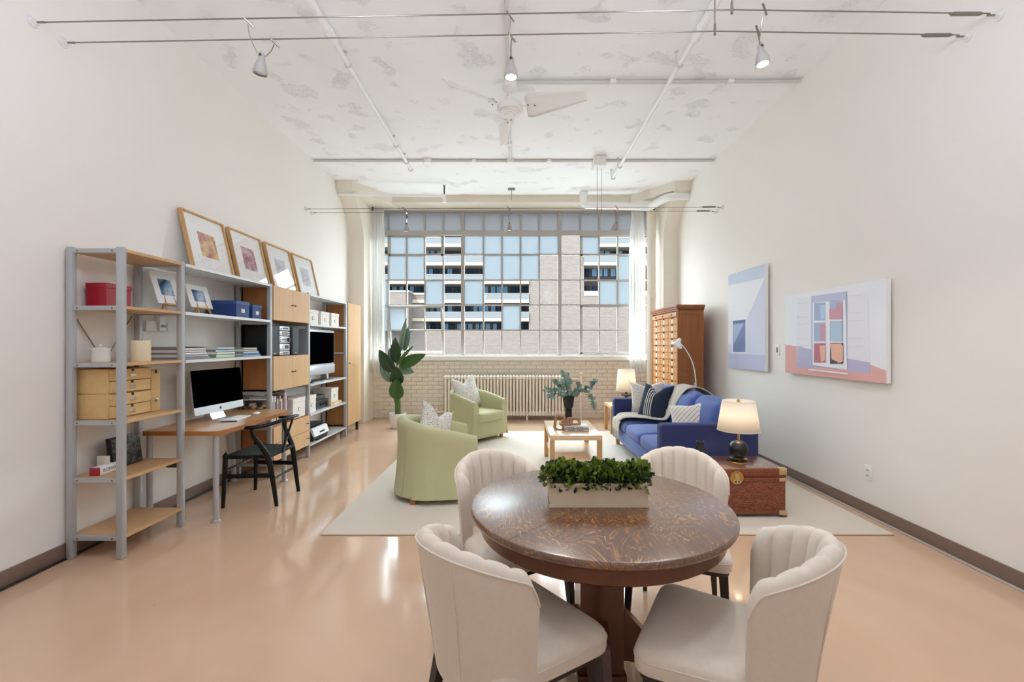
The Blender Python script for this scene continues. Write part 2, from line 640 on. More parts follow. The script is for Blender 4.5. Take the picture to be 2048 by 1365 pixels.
# ================================================================== the room
XL, XR, ZC, YR = -2.97, 2.92, 4.12, -3.4
YB = 8.67                                   # face of the wall below the window
struct('floor', MB().box(XL-0.2, XR+0.2, YR-0.2, 9.0, -0.2, 0), 'floor_polish', 'polished peach concrete floor with soft window reflections')
struct('ceiling', MB().box(XL-0.2, XR+0.2, YR-0.2, 9.0, ZC, ZC+0.3), 'ceiling_paint', 'white painted rough concrete ceiling with chipped patches')
struct('wall_left', MB().box(XL-0.2, XL, YR-0.2, 9.0, -0.2, ZC), 'wall_paint', 'plain cream wall behind the shelving')
struct('wall_right', MB().box(XR, XR+0.2, YR-0.2, 9.0, -0.2, ZC), 'wall_paint', 'plain cream wall with two large photo canvases')
struct('wall_rear', MB().box(XL, XR, YR-0.2, YR, 0, ZC), 'wall_paint', 'plain cream wall behind the viewer')
mb = MB()
mb.box(XL, XR, YB+0.015, 9.0, 0, 1.10)
mb.box(XL, XR, 8.27, 9.0, 3.99, ZC)
mb.box(XL, -2.70, 8.6, 9.0, 1.10, 3.99)
mb.box(2.66, XR, 8.6, 9.0, 1.10, 3.99)
wb = struct('wall_back', mb, 'mortar_paint', 'cream painted brick wall under the factory window')
# bricks of the wall below the window; the courses behind the radiator are joined into one part
pitch_x, pitch_z = 0.2075, 1.09/14
bm_ = MB()
bm_.box(-0.0985, 0.0985, -0.012, 0.012, -pitch_z/2+0.005, pitch_z/2-0.005, 0.004, 1)
brick_me = bm_.mesh('brick', 'brick_paint')
hb = MB()
for r in range(14):
    z = (r+0.5)*pitch_z+0.003
    k = 0
    x = -2.70+pitch_x/2-(pitch_x/2 if r % 2 else 0)
    while x < 2.70:
        if -2.68 < x < 2.68:
            dy = (hash01(r, k)-0.5)*0.006
            if -1.3 < x < 1.0 and z < 0.8:
                hb.box(x-0.0985, x+0.0985, YB+dy, YB+0.02, z-pitch_z/2+0.005, z+pitch_z/2-0.005)
            else:
                put('brick', brick_me, wb, (x, YB+0.012+dy, z))
        x += pitch_x
        k += 1
tag(hb.build('bricks_behind_radiator', 'brick_paint', wb), kind='stuff')

# flared columns either side of the window
def column(n, xw, xi, xd, label):
    mb = MB()
    s = 1 if xi > xw else -1
    # shaft and haunch: one profile in the YZ plane, curving forward to the ceiling
    prof = [(8.9, 0), (8.13, 0), (8.13, 3.2)]
    for k in range(1, 9):
        t = k/8
        prof.append((8.13-0.55*t**2.2, 3.2+0.77*t))
    prof += [(7.56, ZC), (8.9, ZC)]
    mb.rings([[(xw, y, z) for y, z in prof], [(xi, y, z) for y, z in prof]])
    mb.prism([(xw, 7.54), (xi, 7.54), (xd, 8.25), (xd, 8.7), (xw, 8.7)], 3.97, ZC)
    return struct(n, mb, 'cream_paint', label)
column('trim_1', XL, -2.70, -2.23, 'cream concrete column with flared capital left of the window')
column('trim_2', XR, 2.65, 2.11, 'cream concrete column with flared capital right of the window')

# baseboards
struct('baseboard_left', MB().box(XL, XL+0.012, YR, 8.12, 0, 0.105, 0.004), 'baseboard', 'brown vinyl baseboard along the shelving wall')
struct('baseboard_right', MB().box(XR-0.012, XR, YR, 8.12, 0, 0.105, 0.004), 'baseboard', 'brown vinyl baseboard under the canvases')
struct('trim_3', MB().box(XR-0.035, XR-0.012, YR, 8.1, 0, 0.014, 0.004), 'trim_light', 'pale cable cover strip along the right baseboard')
struct('trim_4', MB().box(XL+0.012, XL+0.03, YR, 8.1, 0, 0.012, 0.004), 'dark_metal', 'dark edge strip along the left baseboard')

# ------------------------------------------------------------------ factory window
YW = 8.80
vx = [-2.70]+[px(v, YW) for v in (777, 813.5, 850, 887, 926, 967, 1004, 1041, 1078.5, 1119, 1160, 1198, 1235, 1272)]+[2.66]
hz = [3.99, 3.52, 3.146, 2.648, 2.168, 1.681, 1.198]
mb = MB()
for a, b, c, d in ((-2.70, 2.66, 3.955, 3.99), (-2.70, 2.66, 1.185, 1.215)):
    mb.box(a, b, YW-0.03, YW+0.03, c, d)
for a, b in ((-2.70, -2.67), (2.63, 2.66)):
    mb.box(a, b, YW-0.03, YW+0.03, 1.19, 3.99)
win = struct('window_1', mb, 'steel_frame', 'wide steel factory window of many small panes, some frosted')
MB().box(-2.70, 2.66, 8.60, 8.80, 1.10, 1.19, 0.012).build('window_sill', 'white_paint', win)
MB().box(-2.70, 2.66, 8.74, 8.79, 3.50, 3.60).build('valance_rail', 'concrete', win)
for k, x in enumerate(vx[1:-1], 1):
    main = k in (5, 10)
    t = 0.034 if main else 0.0135
    top = 3.52 if k == 2 else 3.97
    segs = [(1.2, top)]
    if k in (2, 3):
        segs = [(2.168, top)]
    for z0, z1 in segs:
        MB().box(x-t, x+t, YW-0.035 if main else YW-0.02, YW+0.02, z0, z1).build('mullion' if main else 'muntin', 'steel_frame', win)
for z in hz[1:-1]:
    for a, b in ((vx[0], vx[5]), (vx[5], vx[10]), (vx[10], vx[15])):
        if z == hz[5] and a == vx[0]:
            for a2, b2 in ((vx[0], vx[1]), (vx[4], vx[5])):
                MB().box(a2, b2, YW-0.018, YW+0.018, z-0.011, z+0.011).build('muntin', 'steel_frame', win)
            continue
        MB().box(a, b, YW-0.018, YW+0.018, z-0.013, z+0.013).build('muntin', 'steel_frame', win)
frost = {1: (1, 2, 5, 6, 7, 8, 9, 11), 2: (1, 2, 6, 7, 8, 13), 3: (0, 3, 5, 12, 13), 4: (0, 7), 5: ()}
for r in range(6):
    for c_ in range(15):
        if r in (4, 5) and c_ in (1, 2, 3):
            continue
        m_ = 'pane_grey' if r == 0 else ('pane_frosted' if c_ in frost[r] else 'pane_clear')
        MB().box(vx[c_]+0.012, vx[c_+1]-0.012, YW-0.002, YW+0.002, hz[r+1]+0.012, hz[r]-0.012).build('pane', m_, win)
# vent sashes: three fixed outlines and the tilted open one
def sash(x0, x1, z0, z1, tilt, rows, cols, mats, zp):
    t = 0.018
    mb = MB()
    X0, X1 = x0+0.006, x1-0.006
    mb.box(X0, X1, -0.022, 0.022, z0-zp, z0-zp+2*t); mb.box(X0, X1, -0.022, 0.022, z1-zp-2*t, z1-zp)
    mb.box(X0, X0+2*t, -0.022, 0.022, z0-zp, z1-zp); mb.box(X1-2*t, X1, -0.022, 0.022, z0-zp, z1-zp)
    for x in cols: mb.box(x-0.011, x+0.011, -0.016, 0.016, z0-zp, z1-zp)
    for z in rows: mb.box(X0, X1, -0.016, 0.016, z-zp-0.011, z-zp+0.011)
    o = mb.build('vent_sash', 'steel_frame', win)
    o.location = (0, YW-0.005, zp)
    o.rotation_euler = (tilt, 0, 0)
    if mats:
        xs = [X0]+cols+[X1]
        zs = [z0]+rows+[z1]
        for i in range(len(xs)-1):
            for j in range(len(zs)-1):
                MB().box(xs[i]+0.01, xs[i+1]-0.01, -0.002, 0.002, zs[j]-zp+0.01, zs[j+1]-zp-0.01).build('pane', mats[j][i], o)
sash(vx[1], vx[4], 1.225, 2.155, math.radians(13), [1.681], [vx[2], vx[3]],
     [['pane_clear']*3, ['pane_frosted', 'pane_clear', 'pane_clear']], 1.72)
sash(vx[11], vx[14], 1.225, 2.155, 0, [], [], None, 1.72)
sash(vx[1], vx[4], 3.12, 3.52, 0, [], [], None, 3.3)
sash(vx[11], vx[14], 3.12, 3.52, 0, [], [], None, 3.3)

# ------------------------------------------------------------------ outside: the building across the street
def far_box(x0, x1, y0, y1, Y0, Y1, mb):
    """pixel box on the plane Y0, Y1 deep"""
    return mb.box(px(x0, Y0), px(x1, Y0), Y0, Y1, pz(y1, Y0), pz(y0, Y0))
YF = 74.0
bld = thing('apartment_building', 'pale brick apartment block with recessed balconies across the street', 'building', (0, YF, -12))
mb = W(bld)
far_box(300, 1750, 661, 860, YF, YF+8, mb)
mb.build('lower_wall', 'facade_brick', bld)
mb = W(bld); far_box(1058, 1168, 420, 661, YF, YF+8, mb); mb.build('brick_pier', 'facade_brick', bld)
mb = W(bld); far_box(1168, 1750, 592, 661, YF, YF+8, mb); mb.build('parapet_wall', 'facade_brick', bld)
mb = W(bld); far_box(690, 817, 584, 661, YF-3, YF+3, mb); mb.build('terrace_wall', 'facade_brick', bld)
mb = W(bld); far_box(817, 851, 590, 661, YF, YF+3, mb); mb.build('terrace_wall', 'facade_brick', bld)
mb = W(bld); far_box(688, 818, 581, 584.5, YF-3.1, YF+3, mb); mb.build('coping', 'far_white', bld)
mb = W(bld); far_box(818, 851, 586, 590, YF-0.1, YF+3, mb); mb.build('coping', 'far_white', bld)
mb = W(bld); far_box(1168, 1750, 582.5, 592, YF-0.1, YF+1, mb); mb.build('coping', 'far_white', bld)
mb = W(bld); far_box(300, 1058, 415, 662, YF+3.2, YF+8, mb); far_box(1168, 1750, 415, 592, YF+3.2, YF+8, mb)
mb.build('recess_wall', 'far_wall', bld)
for (xa, xb) in ((300, 1058), (1168, 1750)):
    for y in (414, 451, 488, 525, 562, 600, 637):
        if xa > 1100 and y > 560: continue
        mb = W(bld); far_box(xa, xb, y-0.5, y+6, YF-0.4, YF+3.3, mb); mb.build('balcony_slab', 'balcony_slab', bld)
        if y > 420:
            xs = xa if not (y > 570) else 851
            mb = W(bld)
            far_box(xs, xb, y-12, y-0.6, YF-0.3, YF-0.25, mb)
            mb.build('balcony_glass', 'rail_glass', bld)
            mb = W(bld)
            far_box(xs, xb, y-13, y-12.1, YF-0.35, YF-0.2, mb)
            mb.build('handrail', 'far_white', bld)
# balcony doors and windows on the recessed wall
YQ = YF+3.15
def wx(x): return px(x, YQ)
for (xa, xb) in ((640, 1052), (1170, 1460)):
    for y in (451, 488, 525, 562, 600, 637):
        if xa > 1100 and y > 590: continue
        x = xa
        k = 0
        while x < xb-9:
            wd = 8.5+hash01(x, y)*3
            gap = 1.2 if k % 3 else 4.5
            z0, z1 = pz(y+29, YQ), pz(y+10, YQ)
            if not (y > 570 and x < 848):
                fr = MB(origin=bld.location).box(wx(x), wx(x+wd), YQ-0.04, YQ+0.1, z0, z1).build('window', 'window_frame_dark', bld)
                g = 'window_sky' if hash01(y, x) > 0.5 else 'window_dark'
                MB(origin=bld.location).box(wx(x)+0.06, wx(x+wd)-0.06, YQ-0.07, YQ-0.04, z0+0.06, z1-0.06).build('window_pane', g, fr)
            x += wd+gap
            k += 1
for x, y in ((893, 637), (948, 600), (985, 600), (1008, 600), (1032, 600), (1046, 637), (960, 637), (980, 637)):
    mb = W(bld)
    mb.box(px(x, YF+1)-0.5, px(x, YF+1)+0.5, YF+0.8, YF+1.8, pz(y, YF)+0.05, pz(y, YF)+0.9, 0.15)
    mb.build('balcony_furniture', 'window_dark' if hash01(x) > 0.4 else 'far_white', bld)
struct('floor_outside', MB().box(-150, 150, 9.6, 160, -12.4, -12), 'ground_grey', 'grey street level far below the window')

# ================================================================== fixtures on walls and ceiling
# radiator
rt = thing('radiator', 'cream cast-iron column radiator standing under the factory window', 'radiator', (-0.17, 8.5, 0))
mb = MB()
pr = round_poly([(-0.025, -0.07), (0.025, -0.07), (0.025, 0.07), (-0.025, 0.07)], 0.022, 3)
mb.rings([[(x*s_, y*s_, z) for x, y in pr] for s_, z in ((0.7, 0.075), (1.15, 0.09), (1.15, 0.15), (0.85, 0.17), (0.85, 0.75), (1.15, 0.77), (1.15, 0.81), (0.7, 0.83))])
sec = mb.mesh('radiator_section', 'cream_paint')
ns = 38
for k in range(ns):
    put('section', sec, rt, ((k-(ns-1)/2)*0.0605, 0, 0))
for k in (0, 12, 25, 37):
    MB().beam(((k-(ns-1)/2)*0.0605, 0, 0.085), ((k-(ns-1)/2)*0.0605, 0, 0), 0.03, 0.035, 0.1, 0.12).build('foot', 'cream_paint', rt)
mb = MB(); mb.cyl((-1.17, 0, 0.79), (1.17, 0, 0.79), 0.018); mb.cyl((-1.17, 0, 0.12), (1.17, 0, 0.12), 0.018)
mb.build('nipple_pipe', 'cream_paint', rt)
mb = MB(); mb.cyl((1.15, 0, 0.76), (1.4, 0, 0.76), 0.022); mb.cyl((1.4, 0, 0), (1.4, 0, 0.76), 0.024)
mb.build('supply_pipe', 'cream_paint', rt)
mb = MB(); mb.lathe([(0.03, 0.73), (0.035, 0.76), (0.03, 0.8), (0.016, 0.82), (0.016, 0.85), (0.042, 0.855), (0.042, 0.87), (0.02, 0.88)], (1.4, 0, 0), 14)
mb.build('valve', 'cream_paint', rt)
mb = MB(); mb.cyl((-1.14, 0, 0.14), (-1.3, 0, 0.14), 0.02); mb.cyl((-1.3, 0, 0), (-1.3, 0, 0.14), 0.02); mb.ell((-1.3, 0, 0.18), (0.03, 0.03, 0.03), 10, 6)
mb.build('return_valve', 'cream_paint', rt)

# curtains on their rod
def curtain(xa, xb, z0, label, tw):
    t = thing('curtain', label, 'curtain', ((xa+xb)/2, 8.5, z0), group='sheer curtains at the window ends')
    mb = W(t)
    def fn(u, v):
        z = z0+(3.93-z0)*v
        g = 1-tw*math.exp(-((v-0.97)/0.12)**2)
        x = (xa+xb)/2+(u-0.5)*(xb-xa)*g
        return (x, 8.5+0.035*math.sin(u*PI*11)*(1-0.4*v)+0.01*math.sin(u*25+v*5), z+0.02*math.sin(u*9)*(1-v))
    mb.grid(fn, 60, 24)
    mb.build('fabric', 'curtain_sheer', t, 80)
    for k in range(6):
        x = xa+(xb-xa)*(0.15+0.7*k/5)
        tb = W(t)
        tb.tube([(x, 8.5+0.016*math.cos(2*PI*q/10), 3.935+0.016*math.sin(2*PI*q/10)) for q in range(11)], 0.003, 5)
        tb.build('ring', 'wire', t)
curtain(-2.685, -2.43, 0.89, 'sheer white curtain at the left end of the window', 0.1)
curtain(2.13, 2.44, 0.86, 'sheer white curtain at the right end of the window', 0.25)
t = thing('curtain_rod', 'thin curtain wire across the top of the window', 'rod', (0, 8.5, 3.935))
MB().cyl((-2.69, 0, 0.012), (2.64, 0, 0.012), 0.004).build('wire', 'wire', t)
for x in (-2.66, 2.6):
    MB().box(x-0.015, x+0.015, -0.02, 0.02, -0.02, 0.045, 0.004).build('bracket', 'dark_metal', t)

# pipework near the window
t = thing('drain_pipe', 'thick white drain pipe running below the ceiling to the right wall', 'pipe', (2.51, 8.38, 0))
mb = W(t); mb.cyl((2.51, 8.38, 0), (2.51, 8.38, 3.86), 0.082, n=20); mb.build('stack', 'cream_paint', t)
for z in (2.3, 3.4):
    mb = W(t); mb.lathe([(0.082, z-0.03), (0.09, z-0.025), (0.09, z+0.025), (0.082, z+0.03)], (2.51, 8.38, 0), 20); mb.build('collar', 'cream_paint', t)
mb = W(t)
mb.tube(spline([(1.22, 8.1, 4.11), (1.22, 8.1, 3.98), (1.25, 8.1, 3.9), (1.34, 8.1, 3.89)], 5), 0.066, 16)
mb.lathe([(0.066, 4.06), (0.08, 4.065), (0.08, 4.115), (0.066, 4.118)], (1.22, 8.1, 0), 18)
mb.build('elbow', 'pipe_white', t)
mb = W(t); mb.tube([(1.32, 8.1, 3.89), (2.3, 8.1, 3.86)], 0.064, 18); mb.build('branch', 'pipe_white', t)
mb = W(t); mb.tube(spline([(2.26, 8.1, 3.862), (2.4, 8.08, 3.86), (2.5, 7.85, 3.885), (2.58, 7.68, 3.893), (2.7, 7.64, 3.893)], 5), 0.066, 18); mb.build('elbow', 'pipe_white', t)
mb = W(t); mb.tube([(2.66, 7.64, 3.893), (2.915, 7.64, 3.893)], 0.062, 18); mb.lathe([(0.062, 0)], (0, 0, 0)) if False else None
mb.build('wall_run', 'pipe_white', t)
t = thing('sprinkler_pipe', 'white sprinkler pipe crossing in front of the left capital', 'pipe', (-2.0, 7.72, 3.93))
mb = W(t); mb.cyl((-2.96, 7.62, 3.925), (-1.24, 7.72, 3.935), 0.024, n=12); mb.build('pipe', 'pipe_white', t)
mb = W(t); mb.tube(spline([(-1.26, 7.72, 3.935), (-1.21, 7.72, 3.935), (-1.2, 7.72, 3.9), (-1.2, 7.72, 3.82)], 4), 0.03, 12); mb.build('sprinkler_head', 'pipe_white', t)
mb = W(t); mb.cyl((-1.2, 7.72, 3.93), (-1.2, 7.72, 4.115), 0.012, n=8); mb.build('hanger', 'dark_metal', t)

def sprinkler_run(X, y0, y1, label, hooks):
    t = thing('sprinkler_pipe', label, 'pipe', (X, y0, 4.0), group='sprinkler pipes along the ceiling')
    mb = W(t); mb.cyl((X, 1.2, 4.0), (X, y0, 4.0), 0.034, n=14); mb.build('thick_pipe', 'pipe_white', t)
    mb = W(t); mb.lathe([(0.034, 0)], (0, 0, 0)) if False else None
    mb.cyl((X, y0-0.02, 4.0), (X, y0+0.12, 4.0), 0.042, n=14); mb.build('coupling', 'pipe_white', t)
    mb = W(t); mb.cyl((X, y0, 4.0), (X, y1, 4.0), 0.022, n=12); mb.build('thin_pipe', 'pipe_white', t)
    for y in hooks:
        mb = W(t)
        mb.cyl((X-0.03, y, 4.12), (X-0.03, y, 4.0), 0.006, n=6)
        mb.tube([(X+0.03*math.cos(PI+PI*q/8), y, 4.0+0.03*math.sin(PI+PI*q/8)) for q in range(9)], 0.007, 6)
        mb.cyl((X-0.03, y, 4.112), (X-0.03, y, 4.12), 0.02, n=10)
        mb.build('hanger', 'conduit_grey', t)
sprinkler_run(-1.54, 3.75, 6.75, 'white sprinkler pipe hung along the left of the ceiling', (4.2, 5.9, 6.45, 6.72))
sprinkler_run(1.52, 3.72, 7.1, 'white sprinkler pipe hung along the right of the ceiling', (4.2, 6.6, 7.05))

# surface conduits
def conduit(pts, label, clips, boxes=()):
    t = thing('conduit', label, 'conduit', pts[0], group='surface conduits on the ceiling')
    mb = W(t); mb.tube(pts, 0.017, 8); mb.build('tube', 'conduit_grey', t)
    mb = W(t); mb.tube([(p[0], p[1]+0.03 if abs(pts[0][1]-pts[-1][1]) < 0.3 else p[1], p[2]) for p in pts], 0.01, 8) if len(pts) > 2 or abs(pts[0][1]-pts[-1][1]) < 0.3 else mb.tube(pts, 0.012, 8)
    mb.build('tube', 'pipe_white', t)
    for c_ in clips:
        mb = W(t); mb.box(c_[0]-0.03, c_[0]+0.03, c_[1]-0.03, c_[1]+0.05, 4.085, 4.118, 0.004); mb.build('clip', 'pipe_white', t)
    for c_ in boxes:
        mb = W(t); mb.lathe([(0.055, 4.06), (0.06, 4.065), (0.06, 4.118)], (c_[0], c_[1], 0), 16); mb.build('junction_box', 'pipe_white', t)
conduit([(-2.95, 6.66, 4.1), (-1.0, 6.66, 4.1), (0, 6.67, 4.1), (2.9, 6.66, 4.1)], 'white conduit crossing the ceiling near the window', [(-0.6, 6.66), (0.5, 6.66)], [(-1.28, 6.66), (-0.07, 6.66)])
conduit([(0.02, 4.66, 4.1), (2.9, 4.64, 4.1)], 'white conduit from the ceiling fan to the right wall', [(1.0, 4.65), (2.2, 4.65)])
conduit([(-0.07, 1.0, 4.1), (-0.07, 6.6, 4.1)], 'thin white conduit along the middle of the ceiling', [(-0.07, 6.1)])

# ceiling fan
fc = Vector((-0.05, 4.57, 0))
t = thing('ceiling_fan', 'white three-blade ceiling fan on a short rod', 'fan', (fc.x, fc.y, 3.78))
mb = MB(); mb.lathe([(0.05, 0.335), (0.062, 0.33), (0.062, 0.25), (0.075, 0.245), (0.08, 0.2), (0.055, 0.175), (0.03, 0.165)], n=24); mb.build('canopy', 'white_paint', t)
mb = MB(); mb.cyl((0, 0, 0.07), (0, 0, 0.18), 0.014, n=12); mb.build('downrod', 'white_paint', t)
mb = MB(); mb.lathe([(0.016, 0.13), (0.04, 0.115), (0.052, 0.045), (0.12, 0.04), (0.13, 0.03), (0.13, -0.015), (0.12, -0.03), (0.105, -0.032), (0.105, -0.045), (0.085, -0.047), (0.085, -0.06), (0.06, -0.062), (0.055, -0.072)], n=36)
mb.build('motor', 'white_paint', t)
bmb = MB()
def blade_fn(u, v):
    r_ = 0.17+0.60*u
    w_ = (0.095-0.06*u)*(1.0 if u > 0.03 else 0.6)
    return (r_, (v-0.45)*2*w_, (v-0.5)*-0.15*(1-0.5*u)+0.004*math.sin(v*PI))
bmb.grid(blade_fn, 14, 6)
bl_me = bmb.mesh('blade', 'white_paint', 60)
sol = []
for ang in (220, 340, 96):
    b = put('blade', bl_me, t, (0, 0, 0.0), (0, 0, math.radians(ang)))
    md = b.modifiers.new('thickness', 'SOLIDIFY'); md.thickness = 0.006
    mb = MB(); mb.tube([(0.11, 0, 0), (0.2, 0, 0.003), (0.27, 0, 0.006)], [0.014, 0.016, 0.01], 8, flat=(1, 0.4)); k = mb.build('blade_arm', 'white_paint', b)
    for q in ((0.2, 0.03), (0.2, -0.03), (0.26, 0)):
        mb = MB(); mb.ell((q[0], q[1], -0.012), (0.008, 0.008, 0.006), 8, 5); mb.build('screw', 'dark_metal', b)

# low-voltage cable lights
def cable(y, z, mid, label, group, r=0.004):
    t = thing('light_cable', label, 'cable', (XL, y, z), group=group)
    mb = W(t); mb.tube([(XL+0.06, y, z), (mid[0], y+mid[1], z+mid[2]), (XR-0.06, y-0.06, z+0.01)], r, 6); mb.build('wire', 'wire', t)
    for x, s in ((XL, 1), (XR, -1)):
        mb = W(t)
        yy = y if s > 0 else y-0.06
        mb.tube([(x+s*0.001, yy, z), (x+s*0.012, yy, z)], [0.033, 0.03], 16)
        mb.tube([(x+s*0.012, yy, z), (x+s*0.03, yy, z)], [0.02, 0.014], 12)
        mb.build('anchor', 'ceramic_white', t)
        mb = W(t); mb.tube([(x+s*0.03, yy, z), (x+s*0.075, yy, z)], [0.005, 0.007], 8); mb.build('hook', 'wire', t)
    mb = W(t)
    mb.tube([(XR-0.3, y-0.055, z+0.01), (XR-0.28, y-0.056, z+0.01), (XR-0.12, y-0.058, z+0.01), (XR-0.1, y-0.06, z+0.01)], [0.004, 0.012, 0.012, 0.004], 8)
    mb.build('turnbuckle', 'wire', t)
cable(2.80, 3.40, (1.32, -0.03, 0.055), 'near wire of the cable lighting over the dining table', 'cable lighting wires')
cable(2.99, 3.40, (1.30, -0.03, 0.055), 'second wire of the cable lighting over the dining table', 'cable lighting wires')
cable(6.44, 3.33, (1.38, 0.0, 0.02), 'near wire of the cable lighting by the window', 'cable lighting wires', 0.003)
cable(6.63, 3.33, (1.32, 0.0, 0.02), 'second wire of the cable lighting by the window', 'cable lighting wires', 0.003)
# hangers that hold the near pair
for x, y, z, lb in ((1.32, 2.77, 3.455, 'nearer'), (1.30, 2.96, 3.455, 'farther')):
    t = thing('cable_hanger', f'thin ceiling rod holding the {lb} of the two near lighting wires', 'rod', (x, y, 3.45), group='cable hangers')
    mb = W(t); mb.cyl((x, y, 3.45), (x, y, 4.12), 0.004, n=6); mb.build('rod', 'wire', t)
    mb = W(t); mb.cyl((x, y, 3.43), (x, y, 3.5), 0.008, n=8); mb.build('clamp', 'wire', t)
def spot(x, y0, y1, zc, drop, tilt, lit, label, dx=0.02, power=30):
    """a small bell-shaped lamp hung between two wires"""
    ym = (y0+y1)/2
    t = thing('spot_lamp', label, 'lamp', (x, ym, zc-drop), group='spot lamps hung on the lighting cables')
    for yy, xx in ((y0, x-dx), (y1, x+dx)):
        mb = W(t); mb.cyl((xx-0.02, yy-0.02, zc+0.02), (xx+0.025, yy+0.02, zc-0.02), 0.006, n=8); mb.build('clip', 'wire', t)
        mb = W(t); mb.tube(spline([(xx, yy, zc-0.01), (xx-0.004, yy*0.7+ym*0.3, zc-drop*0.45), (x+(xx-x)*0.6, ym+(yy-ym)*0.15, zc-drop+0.02)], 5), 0.003, 5); mb.build('lead_wire', 'wire', t)
    mt = Matrix.Rotation(tilt, 4, 'Y') @ Matrix.Rotation(tilt*0.6, 4, 'X')
    mb = MB(mat=mt); mb.lathe([(0.012, 0.03), (0.018, 0.02), (0.02, -0.01), (0.035, -0.05), (0.042, -0.085), (0.042, -0.1), (0.036, -0.1), (0.03, -0.06)], n=20, cap1=False); mb.build('shade', 'lamp_grey', t)
    mb = MB(mat=mt); mb.lathe([(0.034, -0.094), (0.03, -0.09)], n=18); mb.build('lens', 'bulb_lit' if lit else 'chrome', t)
    mb = MB(mat=mt); mb.ell((0, -0.018, 0.012), 0.009, 8, 6); mb.build('knuckle', 'dark_metal', t)
    if lit:
        ld = bpy.data.lights.new('spot_bulb', 'SPOT'); ld.energy = power; ld.spot_size = 1.6; ld.spot_blend = 0.8; ld.color = (1.0, 0.95, 0.88); ld.shadow_soft_size = 0.03
        lo = bpy.data.objects.new('spot_bulb', ld); C.objects.link(lo); lo.parent = t; lo.location = mt @ Vector((0, 0, -0.13)); lo.rotation_euler = mt.to_euler()
spot(px(524, 2.9), 2.80, 2.99, 3.40, 0.16, 0.15, False, 'unlit spot lamp on the near cables, left of the three', 0.03)
spot(px(1022, 2.9), 2.79, 2.98, 3.43, 0.22, 0.0, True, 'lit spot lamp on the near cables, just before the fan', 0.004)
spot(px(1514, 2.9), 2.76, 2.95, 3.45, 0.18, -0.1, True, 'lit spot lamp on the near cables, right of the three', 0.03)
spot(px(813, 6.53), 6.44, 6.63, 3.33, 0.2, 0.0, False, 'small spot lamp on the window cables, left of the three', 0.01)
spot(px(1019, 6.53), 6.44, 6.63, 3.34, 0.2, 0.0, False, 'small spot lamp on the window cables, middle of the three', 0.01)
spot(px(1232, 6.53), 6.44, 6.63, 3.35, 0.2, 0.3, False, 'small spot lamp on the window cables, right of the three', 0.01)
# transformer with two feed wires
t = thing('transformer_box', 'white transformer box on the ceiling feeding the window cables', 'box', (1.22, 6.62, 4.12))
MB().box(-0.085, 0.085, -0.11, 0.11, -0.14, 0, 0.006).build('housing', 'white_paint', t)
for x, y, z in ((-0.035, -0.06, 3.345), (0.045, 0.03, 3.345)):
    MB().cyl((x, y, -0.14), (x, y, z-4.12), 0.003, n=6).build('feed_wire', 'wire', t)
    MB().cyl((x, y, z-4.14), (x, y, z-4.08), 0.007, n=8).build('clamp', 'wire', t)
t = thing('cable_bracket', 'small ceiling bracket and rod above the middle window lamp', 'bracket', (-0.06, 7.9, 4.12))
MB().box(-0.06, 0.06, -0.02, 0.02, -0.03, 0, 0.004).build('plate', 'wire', t)
MB().cyl((0, 0, -0.03), (0, 0, -0.2), 0.006, n=8).build('rod', 'wire', t)

# switch and outlet on the right wall, thermostat on the left wall
t = thing('light_switch', 'white wall switch between the two canvases', 'switch', (XR, on_x(1556, 700, XR).y, on_x(1556, 700, XR).z))
MB().box(-0.008, 0, -0.038, 0.038, -0.06, 0.06, 0.003).build('plate', 'switch_plate', t)
MB().box(-0.014, -0.006, -0.014, 0.014, -0.028, 0.028, 0.002).build('toggle', 'frame_edge', t)
q = on_x(1737, 946, XR)
t = thing('wall_outlet', 'white duplex outlet low on the right wall', 'outlet', q)
MB().box(-0.007, 0, -0.038, 0.038, -0.06, 0.06, 0.003).build('plate', 'switch_plate', t)
for dz in (-0.022, 0.022):
    r_ = MB().box(-0.01, -0.004, -0.018, 0.018, dz-0.014, dz+0.014, 0.003).build('socket', 'ceramic_white', t)
    for dy in (-0.006, 0.006):
        MB().box(-0.0108, -0.009, dy-0.0015, dy+0.0015, dz-0.005, dz+0.005).build('slot', 'slot_dark', r_)
q = on_x(318, 650, XL+0.03)
t = thing('thermostat', 'white wall unit with small panel above the magazine stacks', 'thermostat', (XL, q.y, q.z))
MB().box(0, 0.03, -0.13, 0.1, -0.055, 0.03, 0.005).build('base', 'switch_plate', t)
MB().box(0.0, 0.055, -0.02, 0.05, -0.05, 0.075, 0.006).build('housing', 'white_plastic', t)
MB().box(0.055, 0.058, -0.01, 0.04, -0.02, 0.0).build('display', 'frame_edge', t)
MB().box(0.0, 0.06, 0.055, 0.1, -0.05, 0.02, 0.006).build('plug', 'white_plastic', t)

